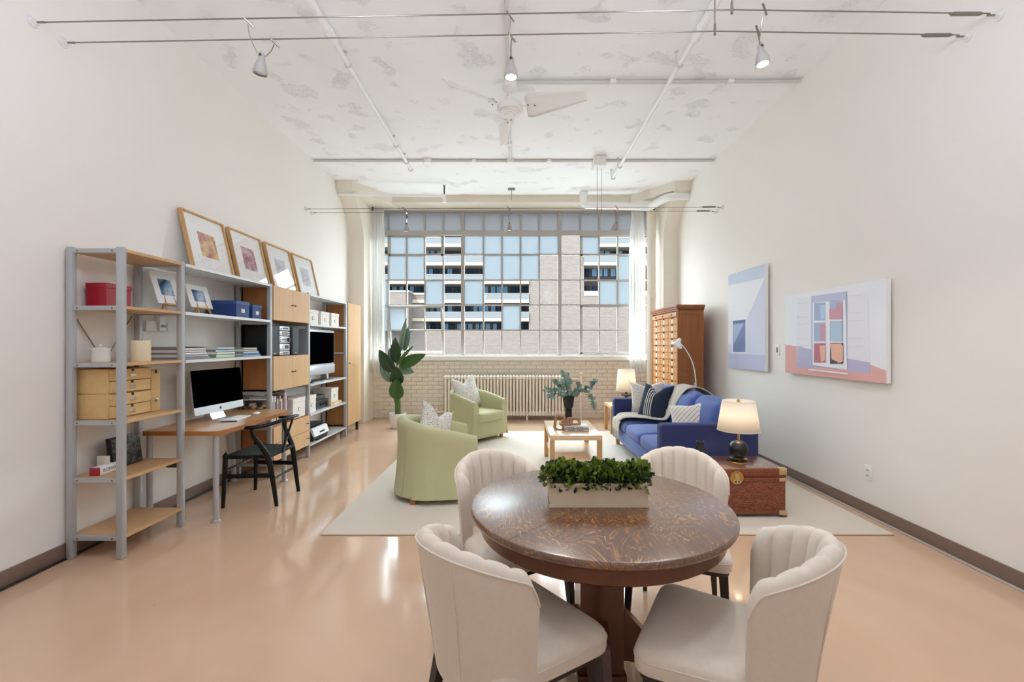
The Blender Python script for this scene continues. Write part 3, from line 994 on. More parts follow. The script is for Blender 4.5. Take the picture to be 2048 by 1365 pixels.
# canvases on the right wall
def canvas(name, label, y0, y1, z0, z1, shapes):
    t = thing(name, label, 'canvas', (XR, (y0+y1)/2, (z0+z1)/2))
    mb = W(t); mb.box(XR-0.055, XR-0.02, y0, y1, z0, z1); mb.build('stretcher', 'terrace_white', t)
    for yy in (y0+0.15, y1-0.15):
        W(t).box(XR-0.02, XR-0.0005, yy-0.03, yy+0.03, z1-0.12, z1-0.08).build('cleat', 'frame_edge', t)
    names = []
    mb = W(t)
    d = 0.0
    for mat_, pts in shapes:
        d += 0.0004
        if mat_ not in names: names.append(mat_)
        mb.mi = names.index(mat_)
        qs = [on_x(p[0], p[1], XR-0.0555) for p in pts]
        mb.poly([(XR-0.0555-d, min(max(q.y, y0), y1), min(max(q.z, z0), z1)) for q in qs])
    mb.build('print', names, t)
for nme, cc in (('pr_white', 'E9EBF0'), ('pr_haze', 'C7D3E6'), ('pr_lav', 'BCC0DB'), ('pr_lav2', 'CFD3E4'), ('pr_blue', '7687B4'), ('pr_blue2', 'A6B8D6'), ('pr_slate', '6370A0'),
                ('pr_pink', 'E2ABA5'), ('pr_shutter', 'E6E6EE'), ('pr_shlav', 'B9B6D4'), ('pr_line', 'B9BCCB'), ('pr_wblue', 'A0AED0'), ('pr_rose', 'CC93A3'), ('pr_red', 'B8677A'),
                ('pr_lightblue', 'AFCAE4'), ('pr_peach', 'EAB49D'), ('pr_dark', '3E3A4C'), ('pr_frame', 'EFEFF4')):
    plain(nme, cc, 0.3)  # several of these print colours are paled to carry window glare
def A1(*p): return [(1440+0.1832*x, 510+0.1832*y) for x, y in p]
canvas('photo_canvas', 'tall canvas photo of a white wall with one small blue window', 5.21, 6.11, 1.10, 2.34, [
    ('pr_white', A1((60, 150), (520, 50), (540, 1300), (60, 1280))),
    ('pr_haze', A1((60, 150), (520, 50), (520, 240), (60, 345))),
    ('pr_lav2', A1((520, 240), (520, 1300), (90, 1300), (90, 980), (150, 970), (290, 700))),
    ('pr_lav', A1((90, 1075), (520, 1100), (540, 1300), (90, 1300))),
    ('pr_frame', A1((132, 712), (288, 695), (288, 1075), (132, 1072))),
    ('pr_blue', A1((142, 722), (280, 706), (280, 1062), (142, 1062))),
    ('pr_blue2', A1((146, 758), (262, 748), (150, 985))),
    ('pr_slate', A1((142, 722), (280, 706), (280, 738), (142, 752)))])
def A2(*p): return [(1560+0.17582*x, 540+0.17582*y) for x, y in p]
sh = [('pr_white', A2((60, 280), (1240, 80), (1260, 1300), (60, 1200))),
      ('pr_pink', A2((60, 850), (190, 870), (360, 900), (770, 1020), (1030, 1080), (1230, 1150), (1260, 1300), (60, 1200))),
      ('pr_shutter', A2((195, 330), (358, 305), (358, 1120), (190, 1108))),
      ('pr_shlav', A2((200, 865), (358, 910), (358, 1120), (190, 1108))),
      ('pr_shutter', A2((770, 285), (1000, 255), (1030, 1185), (770, 1160))),
      ('pr_shlav', A2((770, 1010), (1025, 1055), (1030, 1185), (770, 1160))),
      ('pr_wblue', A2((360, 300), (765, 245), (768, 1140), (360, 1100))),
      ('pr_frame', A2((375, 345), (745, 330), (768, 1140), (375, 1085))),
      ('pr_lav', A2((360, 300), (765, 245), (740, 345), (380, 375)))]
for x0, x1, ya, yb, ma, mc in ((392, 522, 375, 578, 'pr_wblue', 'pr_lightblue'), (570, 718, 348, 565, 'pr_blue2', 'pr_rose'), (392, 522, 602, 815, 'pr_wblue', 'pr_rose'),
                               (574, 720, 588, 812, 'pr_wblue', 'pr_lightblue'), (394, 526, 838, 1055, 'pr_red', 'pr_peach'), (578, 728, 836, 1070, 'pr_dark', 'pr_peach')):
    sh.append((ma, A2((x0, ya), (x1, ya-3), (x1, yb), (x0, yb))))
    sh.append((mc, A2((x0+0.5*(x1-x0), ya+0.12*(yb-ya)), (x1, ya+0.1*(yb-ya)), (x1-4, yb-0.1*(yb-ya)), (x0+0.6*(x1-x0), yb-0.03*(yb-ya)))))
sh += [('pr_rose', A2((570, 450), (718, 430), (718, 563), (572, 565))), ('pr_lightblue', A2((580, 600), (716, 592), (716, 810), (584, 812))), ('pr_peach', A2((580, 842), (715, 840), (700, 1060), (600, 1020)))]
for (a_, b_, c_, d_) in ((208, 330, 375, 540), (210, 332, 612, 785), (214, 332, 860, 1035), (795, 955, 290, 490), (795, 970, 575, 780), (800, 985, 870, 1075)):
    for (p_, q_) in (((a_, c_+10), (b_, c_)), ((b_, c_), (b_, d_)), ((a_, d_), (b_, d_)), ((a_, c_+10), (a_, d_))):
        e = 3
        sh.append(('pr_line', A2((p_[0]-e/2, p_[1]-e/2), (q_[0]+e/2, q_[1]-e/2), (q_[0]+e/2, q_[1]+e/2), (p_[0]-e/2, p_[1]+e/2))))
sh.append(('pr_frame', A2((345, 1128), (800, 1175), (795, 1192), (345, 1142))))
canvas('photo_canvas', 'wide canvas photo of white shutters and a window with red curtains', 3.51, 4.83, 1.113, 1.925, sh)

# added fill globes out of view, brightening the near half of the room
def fill_pendant(x, y, label, r_):
    t = thing('fill_globe', label, 'lamp', (x, y, 3.1), group='added fill globes')
    mb = MB(); mb.ell((0, 0, 0), r_, 28, 18); g = mb.build('globe', 'fill_globe_glow', t)
    mb = MB(); mb.cyl((0, 0, r_*0.95), (0, 0, 1.0), 0.008, n=8); mb.build('stem', 'dark_metal', t)
    mb = MB(); mb.lathe([(0.06, 0.995), (0.06, 1.018), (0.02, 1.0195)], n=20); mb.build('canopy', 'white_paint', t)
emit('fill_globe_glow', 'DCE9FF', 23.0)
for x, y, r_, lb in ((-1.15, 1.7, 0.17, 'large left fill globe added above the dining table'), (1.15, 1.7, 0.17, 'large right fill globe added above the dining table'),
                     (-1.5, -1.5, 0.12, 'small left fill globe added behind the viewer'), (1.5, -1.5, 0.12, 'small right fill globe added behind the viewer')):
    fill_pendant(x, y, lb, r_)

# ================================================================== shelving along the left wall
XF, XB = -2.60, -2.93                      # front and back posts
PY = [3.005, 3.54, 4.82, 5.71, 6.97]
LV = [0.148, 0.53, 0.907, 1.29, 1.667, 2.045]
su = thing('shelving_unit', 'long grey metal shelving unit with wood and white shelves along the wall', 'shelf', (-2.77, 3.0, 0))
for y in PY:
    for x in (XF, XB):
        W(su).box(x-0.0225, x+0.0225, y-0.02, y+0.02, 0, 2.06, 0.009, 2).build('post', 'shelf_metal', su)
for y in PY:
    lv = LV if y < 3.3 else (LV[2:] if y < 3.7 else LV)
    for z in lv:
        r_ = W(su).box(XB+0.02, XF-0.02, y-0.013, y+0.013, z-0.026, z+0.004, 0.002, 1).build('side_rail', 'shelf_metal', su)
        if y < 3.1:
            for x in (XB+0.05, XF-0.05):
                W(su).box(x-0.004, x+0.004, y-0.0145, y-0.012, z-0.016, z-0.008).build('screw', 'dark_metal', r_)
def wood_shelf(y0, y1, z):
    W(su).box(XB-0.02, XF+0.022, y0, y1, z-0.018, z+0.004, 0.003, 1).build('shelf', 'shelf_wood', su)
def metal_shelf(y0, y1, z):
    mb = W(su)
    mb.box(XB-0.02, XF+0.022, y0, y1, z-0.004, z+0.004)
    mb.box(XF+0.012, XF+0.024, y0, y1, z-0.022, z+0.004, 0.002, 1)
    for k in range(5):
        x = XB+0.03+k*0.062
        mb.box(x, x+0.018, y0, y1, z-0.014, z-0.003)
    mb.build('shelf', 'shelf_white', su)
for z in LV: wood_shelf(PY[0]+0.016, PY[1]-0.016, z)
for z in LV[3:]: metal_shelf(PY[1]+0.022, PY[2]-0.022, z)
for z in (LV[0], LV[1], LV[2], LV[4], LV[5]): metal_shelf(PY[3]+0.022, PY[4]-0.022, z)
for a_, b_ in (((XB-0.018, 3.03, 1.63), (XB-0.018, 3.5, 0.95)), ((XB-0.018, 3.5, 1.63), (XB-0.018, 3.03, 0.95))):
    W(su).cyl(a_, b_, 0.004, n=6).build('brace', 'wire', su)
for y in (3.56,):
    W(su).box(XF-0.13, XF-0.02, y, y+0.03, 0.45, 0.48).build('bracket', 'dark_metal', su)

def hinge_cabinet(name, label, y0, y1, z0, z1, doors, knob_z, feet=False):
    t = thing(name, label, 'cabinet', (-2.77, (y0+y1)/2, z0))
    x0, x1 = XB+0.025, XF+0.012
    mb = W(t)
    mb.box(x0, x1, y0, y0+0.018, z0, z1); mb.box(x0, x1, y1-0.018, y1, z0, z1)
    mb.box(x0, x1, y0, y1, z0, z0+0.018); mb.box(x0, x1, y0, y1, z1-0.018, z1)
    mb.box(x0, x0+0.01, y0, y1, z0, z1)
    mb.build('body', 'cabinet_side', t)
    n = doors
    for k in range(n):
        a_ = y0+(y1-y0)*k/n+0.002
        b_ = y0+(y1-y0)*(k+1)/n-0.002
        d_ = W(t).box(x1+0.001, x1+0.019, a_, b_, z0+0.002, z1-0.002, 0.002, 1).build('door', 'cabinet_wood', t)
        ky = (b_-0.03 if k == 0 else a_+0.03) if n > 1 else a_+0.03
        mb = W(t); mb.cyl((x1+0.019, ky, knob_z), (x1+0.04, ky, knob_z), 0.006, 0.009, 10); mb.build('knob', 'dark_metal', d_)
    if feet:
        for y in (y0+0.04, y1-0.04):
            for x in (x0+0.03, x1-0.03):
                W(t).box(x-0.02, x+0.02, y-0.02, y+0.02, 0, z0, 0.004).build('leg', 'dark_metal', t)
    return t
hinge_cabinet('wall_cabinet', 'upper two-door cabinet with sunlit pale doors in the shelving', PY[2]+0.024, PY[3]-0.024, 1.673, 2.045, 2, 1.86)
hinge_cabinet('wall_cabinet', 'lower two-door cabinet under the stereo in the shelving', PY[2]+0.024, PY[3]-0.024, 0.913, 1.286, 2, 1.10)
hinge_cabinet('wardrobe_cabinet', 'tall narrow beech cabinet at the window end of the shelving', PY[4]+0.035, 7.58, 0.15, 2.055, 1, 1.12, True)
# drawer unit
t = thing('drawer_unit', 'two-drawer beech unit low in the shelving behind the black chair', 'drawers', (-2.77, 5.265, 0.155))
y0, y1, z0, z1 = PY[2]+0.024, PY[3]-0.024, 0.155, 0.526
mb = W(t); mb.box(XB+0.025, XF+0.012, y0, y1, z0, z1); mb.build('body', 'cabinet_side', t)
for k in range(2):
    a_, b_ = z0+(z1-z0)*k/2+0.003, z0+(z1-z0)*(k+1)/2-0.003
    d_ = W(t).box(XF+0.013, XF+0.031, y0+0.002, y1-0.002, a_, b_, 0.002, 1).build('drawer', 'cabinet_wood', t)
    for ky in (5.03, 5.62):
        mb = W(t); mb.tube(spline([(XF+0.03, ky-0.02, (a_+b_)/2), (XF+0.052, ky-0.015, (a_+b_)/2+0.003), (XF+0.052, ky+0.015, (a_+b_)/2+0.003), (XF+0.03, ky+0.02, (a_+b_)/2)], 4), 0.004, 6); mb.build('handle', 'dark_metal', d_)

# desk
t = thing('desk', 'beech desk top on grey tube legs built into the shelving', 'desk', (-2.62, 4.12, 0))
dp = round_poly([(-2.93, 3.565), (-2.32, 3.565), (-2.30, 3.8), (-2.33, 4.2), (-2.32, 4.72), (-2.575, 4.795), (-2.93, 4.795)], [0.02, 0.07, 0.08, 0.3, 0.08, 0.02, 0.02], 6)
mb = W(t); mb.rings([[(x, y, z) for x, y in dp] for z in (0.698, 0.7, 0.731, 0.733)]); o = mb.build('desk_top', ['desk_wood', 'desk_edge'], t)
for p in o.data.polygons:
    if abs(p.normal.z) < 0.5: p.material_index = 1
for x, y in ((-2.385, 3.63), (-2.385, 4.70), (-2.915, 3.63), (-2.905, 4.70)):
    mb = W(t); mb.cyl((x, y, 0.0), (x, y, 0.70), 0.022, n=16); mb.lathe([(0.035, 0), (0.035, 0.008), (0.022, 0.02)], (x, y, 0), 16); mb.build('leg', 'shelf_metal', t)

# things on the shelves ---------------------------------------------------------------
def lidded(label, x0, x1, y0, y1, z, h, body, lid, group=None, holder='chrome'):
    t = thing('storage_box', label, 'box', ((x0+x1)/2, (y0+y1)/2, z), group=group)
    W(t).box(x0+0.004, x1-0.004, y0+0.004, y1-0.004, z, z+h-0.02, 0.002, 1).build('body', body, t)
    W(t).box(x0, x1, y0, y1, z+h*0.78, z+h, 0.003, 1).build('lid', lid, t)
    if holder:
        ym, zm = (y0+y1)/2, z+h*0.42
        f_ = W(t).box(x1-0.005, x1, ym-0.028, ym+0.028, zm-0.02, zm+0.02, 0.001, 1).build('label_holder', holder, t)
        W(t).box(x1-0.001, x1+0.001, ym-0.022, ym+0.022, zm-0.014, zm+0.014).build('label_card', 'paper', f_)
    return t
lidded('red lidded box on the second shelf of the near bay', -2.93, -2.785, 3.1, 3.31, 1.672, 0.165, 'red_card', 'red_card', None, None)
lidded('larger blue cardboard box beside the little easels', -2.92, -2.64, 4.31, 4.53, 1.672, 0.16, 'blue_card', 'blue_lid', 'blue boxes on the second shelf')
lidded('smaller blue cardboard box beside the cabinet side', -2.86, -2.64, 4.58, 4.75, 1.672, 0.145, 'blue_card', 'blue_lid', 'blue boxes on the second shelf')
for k, (a_, b_, lb) in enumerate(((5.76, 6.07, 'white cardboard box above the television, left of three'), (6.15, 6.43, 'white cardboard box above the television, middle of three'), (6.5, 6.78, 'white cardboard box above the television, right of three'))):
    lidded(lb, -2.88, -2.62, a_, b_, 1.671, 0.19, 'white_card', 'white_card', 'white boxes above the television', 'wire')
lidded('white cardboard box beside the upright books', -2.88, -2.60, 5.33, 5.65, 0.533, 0.235, 'white_card', 'white_card', 'white boxes on the low shelves', 'wire')
lidded('white cardboard box left of the black video recorders', -2.86, -2.62, 5.76, 6.0, 0.534, 0.22, 'white_card', 'white_card', 'white boxes on the low shelves', 'wire')
lidded('white lidded box right of the black video recorders', -2.90, -2.63, 6.52, 6.78, 0.576, 0.2, 'white_card', 'white_card', 'white boxes on the low shelves', 'wire')
t = thing('flat_carton', 'flat tan carton under a white lidded box', 'box', (-2.76, 6.65, 0.534))
MB().box(-0.16, 0.15, -0.2, 0.2, 0, 0.04, 0.003).build('body', 'box_wood', t)
MB().box(0.148, 0.152, -0.06, 0.06, 0.008, 0.03).build('flap', 'paper', t)

# enamel pot and candle
t = thing('enamel_pot', 'small white enamel pot with lid and knob on the third shelf', 'pot', (-2.84, 3.12, 1.294))
mb = MB(); mb.lathe([(0.048, 0), (0.052, 0.005), (0.052, 0.085), (0.054, 0.088)], n=24); mb.build('body', 'ceramic_white', t)
l_ = MB(); l_.lathe([(0.056, 0.086), (0.056, 0.092), (0.03, 0.102), (0.008, 0.106)], n=24); lo = l_.build('lid', 'ceramic_white', t)
mb = MB(); mb.ell((0, 0, 0.115), 0.011, 10, 8); mb.build('lid_knob', 'ceramic_white', lo)
t = thing('pillar_candle', 'fat ivory pillar candle on the third shelf', 'candle', (-2.73, 3.32, 1.294))
mb = MB(); mb.lathe([(0.058, 0), (0.06, 0.004), (0.06, 0.145), (0.055, 0.15), (0.045, 0.143), (0.01, 0.138)], n=28); mb.build('wax', 'candle_wax', t)
mb = MB(); mb.cyl((0, 0, 0.138), (0.003, 0, 0.158), 0.0015, n=5); mb.build('wick', 'text_black', t)

# magazines and books lying in stacks
def flat_book(x0, x1, y0, y1, z, h, cover, label, group, name='magazine', spine='paper'):
    t = thing(name, label, 'book', ((x0+x1)/2, (y0+y1)/2, z), group=group)
    mb = W(t)
    mb.box(x0, x1, y0, y1, z, z+0.0025); mb.box(x0, x1, y0, y1, z+h-0.0025, z+h-0.0003); mb.box(x1-0.003, x1, y0, y1, z, z+h-0.0003)
    mb.build('cover', cover, t)
    W(t).box(x0+0.003, x1-0.003, y0+0.003, y1-0.003, z+0.0025, z+h-0.0025).build('pages', spine, t)
def cmat(hexc):
    n = 'cover_'+hexc
    if n not in M: plain(n, hexc, 0.45)
    return n
ordw = ('bottom', 'second from bottom', 'third from bottom', 'fourth from bottom', 'fifth from bottom', 'top')
def stack(spec, y0, y1, where, group):
    z = 1.2945
    n = len(spec)
    for k, (col, h, dy, dx) in enumerate(spec):
        w_ = 'top' if k == n-1 else ordw[k]
        flat_book(-2.89+dx*0.5, -2.625+dx, y0, y1+dy, z, h, cmat(col), f'{w_} magazine of the {where}', group, 'magazine', 'paper' if k % 2 else 'recess_wall')
        z += h
stack([('9DA3AB', 0.018, 0.05, 0.0), ('E6E3E2', 0.017, 0.03, -0.004), ('E9E4E6', 0.021, 0.0, 0.003), ('E4DFE0', 0.018, 0.0, -0.003), ('DEDCDA', 0.02, -0.005, 0.0), ('8A8078', 0.006, -0.02, -0.01)], 3.59, 3.87, 'white-spined stack beside the candle', 'magazines lying on the third shelf')
stack([('C9DDB0', 0.032, 0.0, 0.0), ('E7ECEB', 0.02, 0.0, 0.003), ('C6D4E0', 0.022, 0.0, -0.005), ('B9CFD2', 0.022, -0.005, 0.0)], 4.0, 4.26, 'pale green stack in the middle of the shelf', 'magazines lying on the third shelf')
stack([('B7CBE0', 0.014, 0.06, 0.0), ('7FA3CC', 0.014, 0.05, -0.003), ('A9C6E4', 0.024, 0.02, 0.002), ('DAD2C2', 0.018, 0.0, -0.004), ('C9CCBE', 0.018, -0.01, 0.0)], 4.40, 4.64, 'blue-spined stack next to the loudspeaker', 'magazines lying on the third shelf')

# upright books on the drawer unit
y = 4.86
cols = ['E3E1DE', 'C9CCD0', 'EDEBE6', '8B8E95', 'DFDAD2', '4A3E44', 'E8E4DC', '6B4B55', 'B8A58C', 'D8D2C8', '7A3D4C', '8C4A5A', 'C5B8BC', 'E7DFE0', '5A2F3A']
names_ = ['first', 'second', 'third', 'fourth', 'fifth', 'sixth', 'seventh', 'eighth', 'ninth', 'tenth', 'eleventh', 'twelfth', 'thirteenth', 'fourteenth', 'fifteenth']
for k, col in enumerate(cols):
    th = 0.018+0.012*hash01(k, 3)
    hh = 0.27+0.07*hash01(k, 9)
    t = thing('book', f'{names_[k]} upright book from the near end of the row above the drawers', 'book', (-2.74, y+th/2, 0.53), group='upright books above the drawers')
    mb = MB()
    mb.box(-0.1, 0.12, -th/2, -th/2+0.002, 0, hh); mb.box(-0.1, 0.12, th/2-0.0025, th/2-0.0005, 0, hh); mb.box(0.118, 0.121, -th/2, th/2-0.0005, 0, hh)
    mb.build('cover', cmat(col), t)
    MB().box(-0.097, 0.117, -th/2+0.002, th/2-0.0025, 0.003, hh-0.003).build('pages', 'paper', t)
    if k % 2 == 0:
        MB().box(0.121, 0.1215, -th/4, th/4, hh*0.35, hh*0.8).build('spine_title', 'text_black' if k % 4 == 0 else 'recess_wall', t)
    y += th+0.0008
t = thing('photo_box', 'brown and black patterned box behind the books', 'box', (-2.84, 4.772, 0.735))
MB().box(-0.065, 0.22, -0.015, 0.015, 0, 0.098, 0.002).build('body', 'book_photo', t)
MB().box(-0.066, 0.221, -0.016, 0.016, 0.094, 0.1).build('top_edge', 'paper', t)
t = thing('black_tray', 'thin black tray lying on top of the upright books', 'tray', (-2.74, 5.02, 0.872))
MB().box(-0.13, 0.12, -0.14, 0.16, 0, 0.012, 0.004).build('tray_body', 'black_plastic', t)
MB().box(0.06, 0.1, -0.02, 0.02, 0.012, 0.035, 0.004).build('clip', 'black_plastic', t)

# wooden chests
def chest(z, label):
    t = thing('drawer_chest', label, 'drawers', (-2.83, 3.22, z), group='small wooden chests in the near bay')
    W(t).box(-2.94, -2.725, 3.05, 3.385, z, z+0.168, 0.003, 1).build('body', 'box_wood', t)
    for k in range(2):
        d_ = W(t).box(-2.73, -2.705+0.004*k, 3.056, 3.38, z+0.004+0.082*k, z+0.082+0.082*k, 0.003, 1).build('drawer', 'box_wood', t)
        zc = z+0.04+0.082*k
        h_ = W(t).box(-2.708, -2.698+0.004*k, 3.19, 3.24, zc-0.014, zc+0.008, 0.003, 1).build('label_holder', 'chrome', d_)
        W(t).box(-2.70, -2.6968+0.004*k, 3.198, 3.232, zc-0.009, zc+0.003).build('label_card', 'paper', h_) if False else None
        W(t).box(-2.706, -2.7035+0.004*k, 3.205, 3.225, z+0.064+0.082*k, z+0.0825+0.082*k).build('finger_notch', 'slot_dark', d_)
chest(0.912, 'lower small two-drawer wooden chest in the near bay')
chest(1.081, 'upper small two-drawer wooden chest in the near bay')
t = thing('magazine_file', 'plain wooden magazine file beside the small chests', 'file', (-2.83, 3.44, 0.912))
MB().box(-0.11, 0.115, -0.042, 0.042, 0, 0.31, 0.003).build('body', 'box_wood', t)
h_ = MB().box(0.115, 0.12, -0.022, 0.022, 0.07, 0.095, 0.002).build('label_holder', 'chrome', t)
MB().box(0.1149, 0.1165, -0.01, 0.01, 0.285, 0.31).build('finger_notch', 'slot_dark', t)

# fifth shelf: red and white carton, black boxed set
t = thing('long_carton', 'long slim red and white carton lying on the fifth shelf', 'box', (-2.82, 3.13, 0.5345), rotz=0.05)
MB().box(-0.03, 0.03, -0.085, 0.14, 0, 0.052, 0.002).build('body', 'white_plastic', t)
MB().box(-0.0305, 0.0305, -0.0865, -0.075, -0.0003, 0.0525, 0.002).build('end_flap', 'red_card', t)
MB().box(-0.0305, 0.0305, 0.1, 0.1405, -0.0002, 0.0523, 0.002).build('dark_end', 'text_black', t)
fc_ = bpy.data.curves.new('carton_lettering', 'FONT')
fc_.body = 'ISOMARS'
fc_.size = 0.032
fc_.extrude = 0.0002
fo = bpy.data.objects.new('lettering', fc_); C.objects.link(fo)
dg = bpy.context.evaluated_depsgraph_get()
me_ = bpy.data.meshes.new_from_object(fo.evaluated_get(dg)); me_.materials.clear(); me_.materials.append(M['text_black'])
bpy.data.objects.remove(fo)
put('lettering', me_, t, (0.0304, -0.055, 0.016), (PI/2, 0, PI/2))
t = thing('boxed_set', 'black box with pale contour-line graphics leaning on the fifth shelf', 'box', (-2.84, 3.33, 0.536), rot=(0, -0.12, 0))
MB().box(-0.02, 0.02, -0.13, 0.12, 0, 0.215, 0.006).build('body', 'black_plastic', t)
MB().box(0.0202, 0.0208, -0.125, 0.115, 0.006, 0.209).build('cover_print', 'cover_graphic', t)
t = thing('paperback', 'small cream paperback standing against the black box', 'book', (-2.868, 3.19, 0.535))
MB().box(-0.05, 0.03, -0.014, 0.0, 0, 0.1, 0.001).build('cover', 'paper', t)
MB().box(-0.047, 0.027, -0.012, -0.002, 0.1, 0.101).build('pages', 'box_wood', t)

# easel pictures
def easel(yc, w_, h_, label):
    t = thing('easel_picture', label, 'picture', (-2.76, yc, 1.672), rot=(0, -0.3, 0), group='small pictures on easels')
    MB().box(-0.004, 0.002, -w_/2, w_/2, 0.07, 0.07+h_, 0.001).build('mount_board', 'mat_white', t)
    MB().box(0.0022, 0.0028, -w_*0.28, w_*0.26, 0.07+h_*0.27, 0.07+h_*0.78).build('print', 'print_blue', t)
    MB().box(-0.004, 0.022, -w_*0.35, w_*0.35, 0.056, 0.068, 0.002).build('ledge', 'frame_wood', t)
    for s in (-1, 1):
        MB().beam((0.008, s*w_*0.3, 0.0), (-0.008, s*w_*0.12, 0.2), 0.01).build('leg', 'frame_wood', t)
    mb = MB(mat=Matrix.Rotation(0.3, 4, 'Y')); mb.beam((-0.1, 0, 0.0), (-0.05, 0, 0.18), 0.01); mb.build('back_leg', 'frame_wood', t)
easel(3.68, 0.26, 0.27, 'upright blue print on a small easel behind the shelf post')
easel(4.05, 0.28, 0.21, 'wide blue landscape print on a small easel beside the blue boxes')

# stereo
for y0_, y1_, lb in ((4.86, 5.02, 'black loudspeaker left of the stereo tower'), (5.33, 5.5, 'black loudspeaker right of the stereo tower')):
    t = thing('loudspeaker', lb, 'speaker', (-2.77, (y0_+y1_)/2, 1.289), group='loudspeakers beside the stereo')
    h_ = (y1_-y0_)/2
    MB().box(-0.15, 0.14, -h_, h_, 0, 0.335, 0.004).build('cabinet', 'black_plastic', t)
    mb = MB(); mb.rings([[(0.14, y, z) for y, z in round_poly([(-h_+0.004, 0.004), (h_-0.004, 0.004), (h_-0.004, 0.331), (-h_+0.004, 0.331)], 0.01, 3)], [(0.162, y, z) for y, z in round_poly([(-h_+0.012, 0.01), (h_-0.012, 0.01), (h_-0.012, 0.325), (-h_+0.012, 0.325)], 0.01, 3)]])
    g_ = mb.build('grille', 'charcoal_plastic', t)
    MB().box(0.162, 0.163, -0.02, 0.02, 0.022, 0.03).build('badge', 'silver_plastic', g_)
t = thing('stereo_tower', 'stack of silver hi-fi components with display and dials', 'stereo', (-2.75, 5.17, 1.289))
MB().box(-0.15, 0.11, -0.115, 0.115, 0, 0.335, 0.003).build('chassis', 'black_plastic', t)
for k, (z0_, z1_, kind) in enumerate(((0.004, 0.045, 'tray'), (0.05, 0.13, 'deck'), (0.138, 0.215, 'amp'), (0.222, 0.272, 'tuner'), (0.28, 0.328, 'disc'))):
    f_ = MB().box(0.11, 0.135, -0.112, 0.112, z0_, z1_, 0.003).build('component_front', 'silver_plastic', t)
    zc = (z0_+z1_)/2
    if kind == 'amp':
        MB().cyl((0.135, 0.075, zc), (0.155, 0.075, zc), 0.022, n=18).build('volume_dial', 'black_plastic', f_)
        for q in range(3): MB().cyl((0.135, -0.1, zc-0.022+q*0.022), (0.14, -0.1, zc-0.022+q*0.022), 0.005, n=8).build('button', 'text_black', f_)
        MB().box(0.134, 0.137, -0.07, 0.04, zc-0.004, zc+0.012).build('panel', 'frame_edge', f_)
    elif kind == 'tuner':
        MB().box(0.134, 0.137, -0.06, 0.06, zc-0.012, zc+0.014).build('display', 'cover_graphic' if False else 'recess_wall', f_)
        for q in (-0.09, 0.085): MB().cyl((0.135, q, zc), (0.14, q, zc), 0.006, n=8).build('button', 'text_black', f_)
    elif kind == 'deck':
        MB().box(0.134, 0.138, 0.0, 0.08, zc-0.012, zc+0.022).build('cassette_door', 'charcoal_plastic', f_)
        MB().cyl((0.135, -0.03, zc+0.008), (0.14, -0.03, zc+0.008), 0.016, n=14).build('dial', 'white_plastic', f_)
    else:
        MB().box(0.134, 0.137, -0.05, 0.07, zc-0.004, zc+0.008).build('slot', 'text_black', f_)
        MB().cyl((0.135, -0.085, zc), (0.14, -0.085, zc), 0.006, n=8).build('button', 'text_black', f_)

# television
t = thing('television', 'silver flat television with black screen in the shelving', 'television', (-2.70, 6.21, 0.912))
MB().box(-0.05, 0.06, -0.44, 0.44, 0.085, 0.70, 0.012).build('bezel', 'silver_plastic', t)
MB().box(0.058, 0.064, -0.415, 0.415, 0.235, 0.665, 0.003).build('screen', 'screen_black', t)
p_ = MB().box(0.055, 0.07, -0.435, 0.435, 0.095, 0.215, 0.008).build('speaker_panel', 'silver_plastic', t)
mb = MB(); mb.tube([(0.07, 0, 0.165), (0.074, 0, 0.165)], [0.018, 0.016], 16); mb.build('badge', 'white_plastic', p_)
MB().box(0.073, 0.0745, -0.006, 0.006, 0.16, 0.17).build('badge_mark', 'dark_metal', p_)
for s in (-0.28, 0.28): MB().box(-0.03, 0.03, s-0.03, s+0.03, 0.012, 0.09, 0.004).build('stand_leg', 'silver_plastic', t)
MB().box(-0.1, 0.08, -0.33, 0.33, 0.0, 0.014, 0.004).build('stand_base', 'charcoal_plastic', t)
for k, (y_, a_, lb) in enumerate(((5.98, 0.1, 'white paper sheet on the shelf below the television'), (6.3, -0.15, 'second white paper sheet on the shelf below the television'))):
    t = thing('paper_sheet', lb, 'paper', (-2.605, y_, 0.913 if k == 0 else 0.9135), rotz=a_, group='papers under the television')
    MB().box(-0.012, 0.012, -0.13, 0.13, 0, 0.003).build('sheet', 'paper', t)
    MB().box(-0.011, 0.011, -0.12, 0.0, 0.003, 0.0035).build('print', 'white_plastic', t)
# video recorders and printer
t = thing('video_recorder', 'lower black video recorder with front dials', 'player', (-2.77, 6.26, 0.534))
MB().box(-0.14, 0.12, -0.21, 0.2, 0.01, 0.12, 0.004).build('body', 'black_plastic', t)
for q in (-0.17, 0.17): MB().box(-0.1, 0.1, q-0.015, q+0.015, 0, 0.011).build('foot', 'text_black', t)
for q in (-0.06, 0.03, 0.12): MB().cyl((0.12, q, 0.06), (0.135, q, 0.06), 0.018, n=14).build('dial', 'charcoal_plastic', t)
MB().box(0.119, 0.123, -0.19, -0.1, 0.03, 0.09).build('front_panel', 'charcoal_plastic', t)
t = thing('disc_player', 'slim black disc player on top of the video recorder', 'player', (-2.77, 6.2, 0.6555))
MB().box(-0.15, 0.11, -0.22, 0.17, 0, 0.06, 0.004).build('body', 'charcoal_plastic', t)
MB().box(0.109, 0.114, -0.2, 0.15, 0.01, 0.05, 0.002).build('front_panel', 'dark_metal', t)
for q in (0.02, 0.06, 0.1): MB().cyl((0.113, q, 0.03), (0.118, q, 0.03), 0.007, n=8).build('button', 'silver_plastic', t)
t = thing('printer', 'white and dark grey inkjet printer on the bottom shelf', 'printer', (-2.74, 6.1, 0.1525))
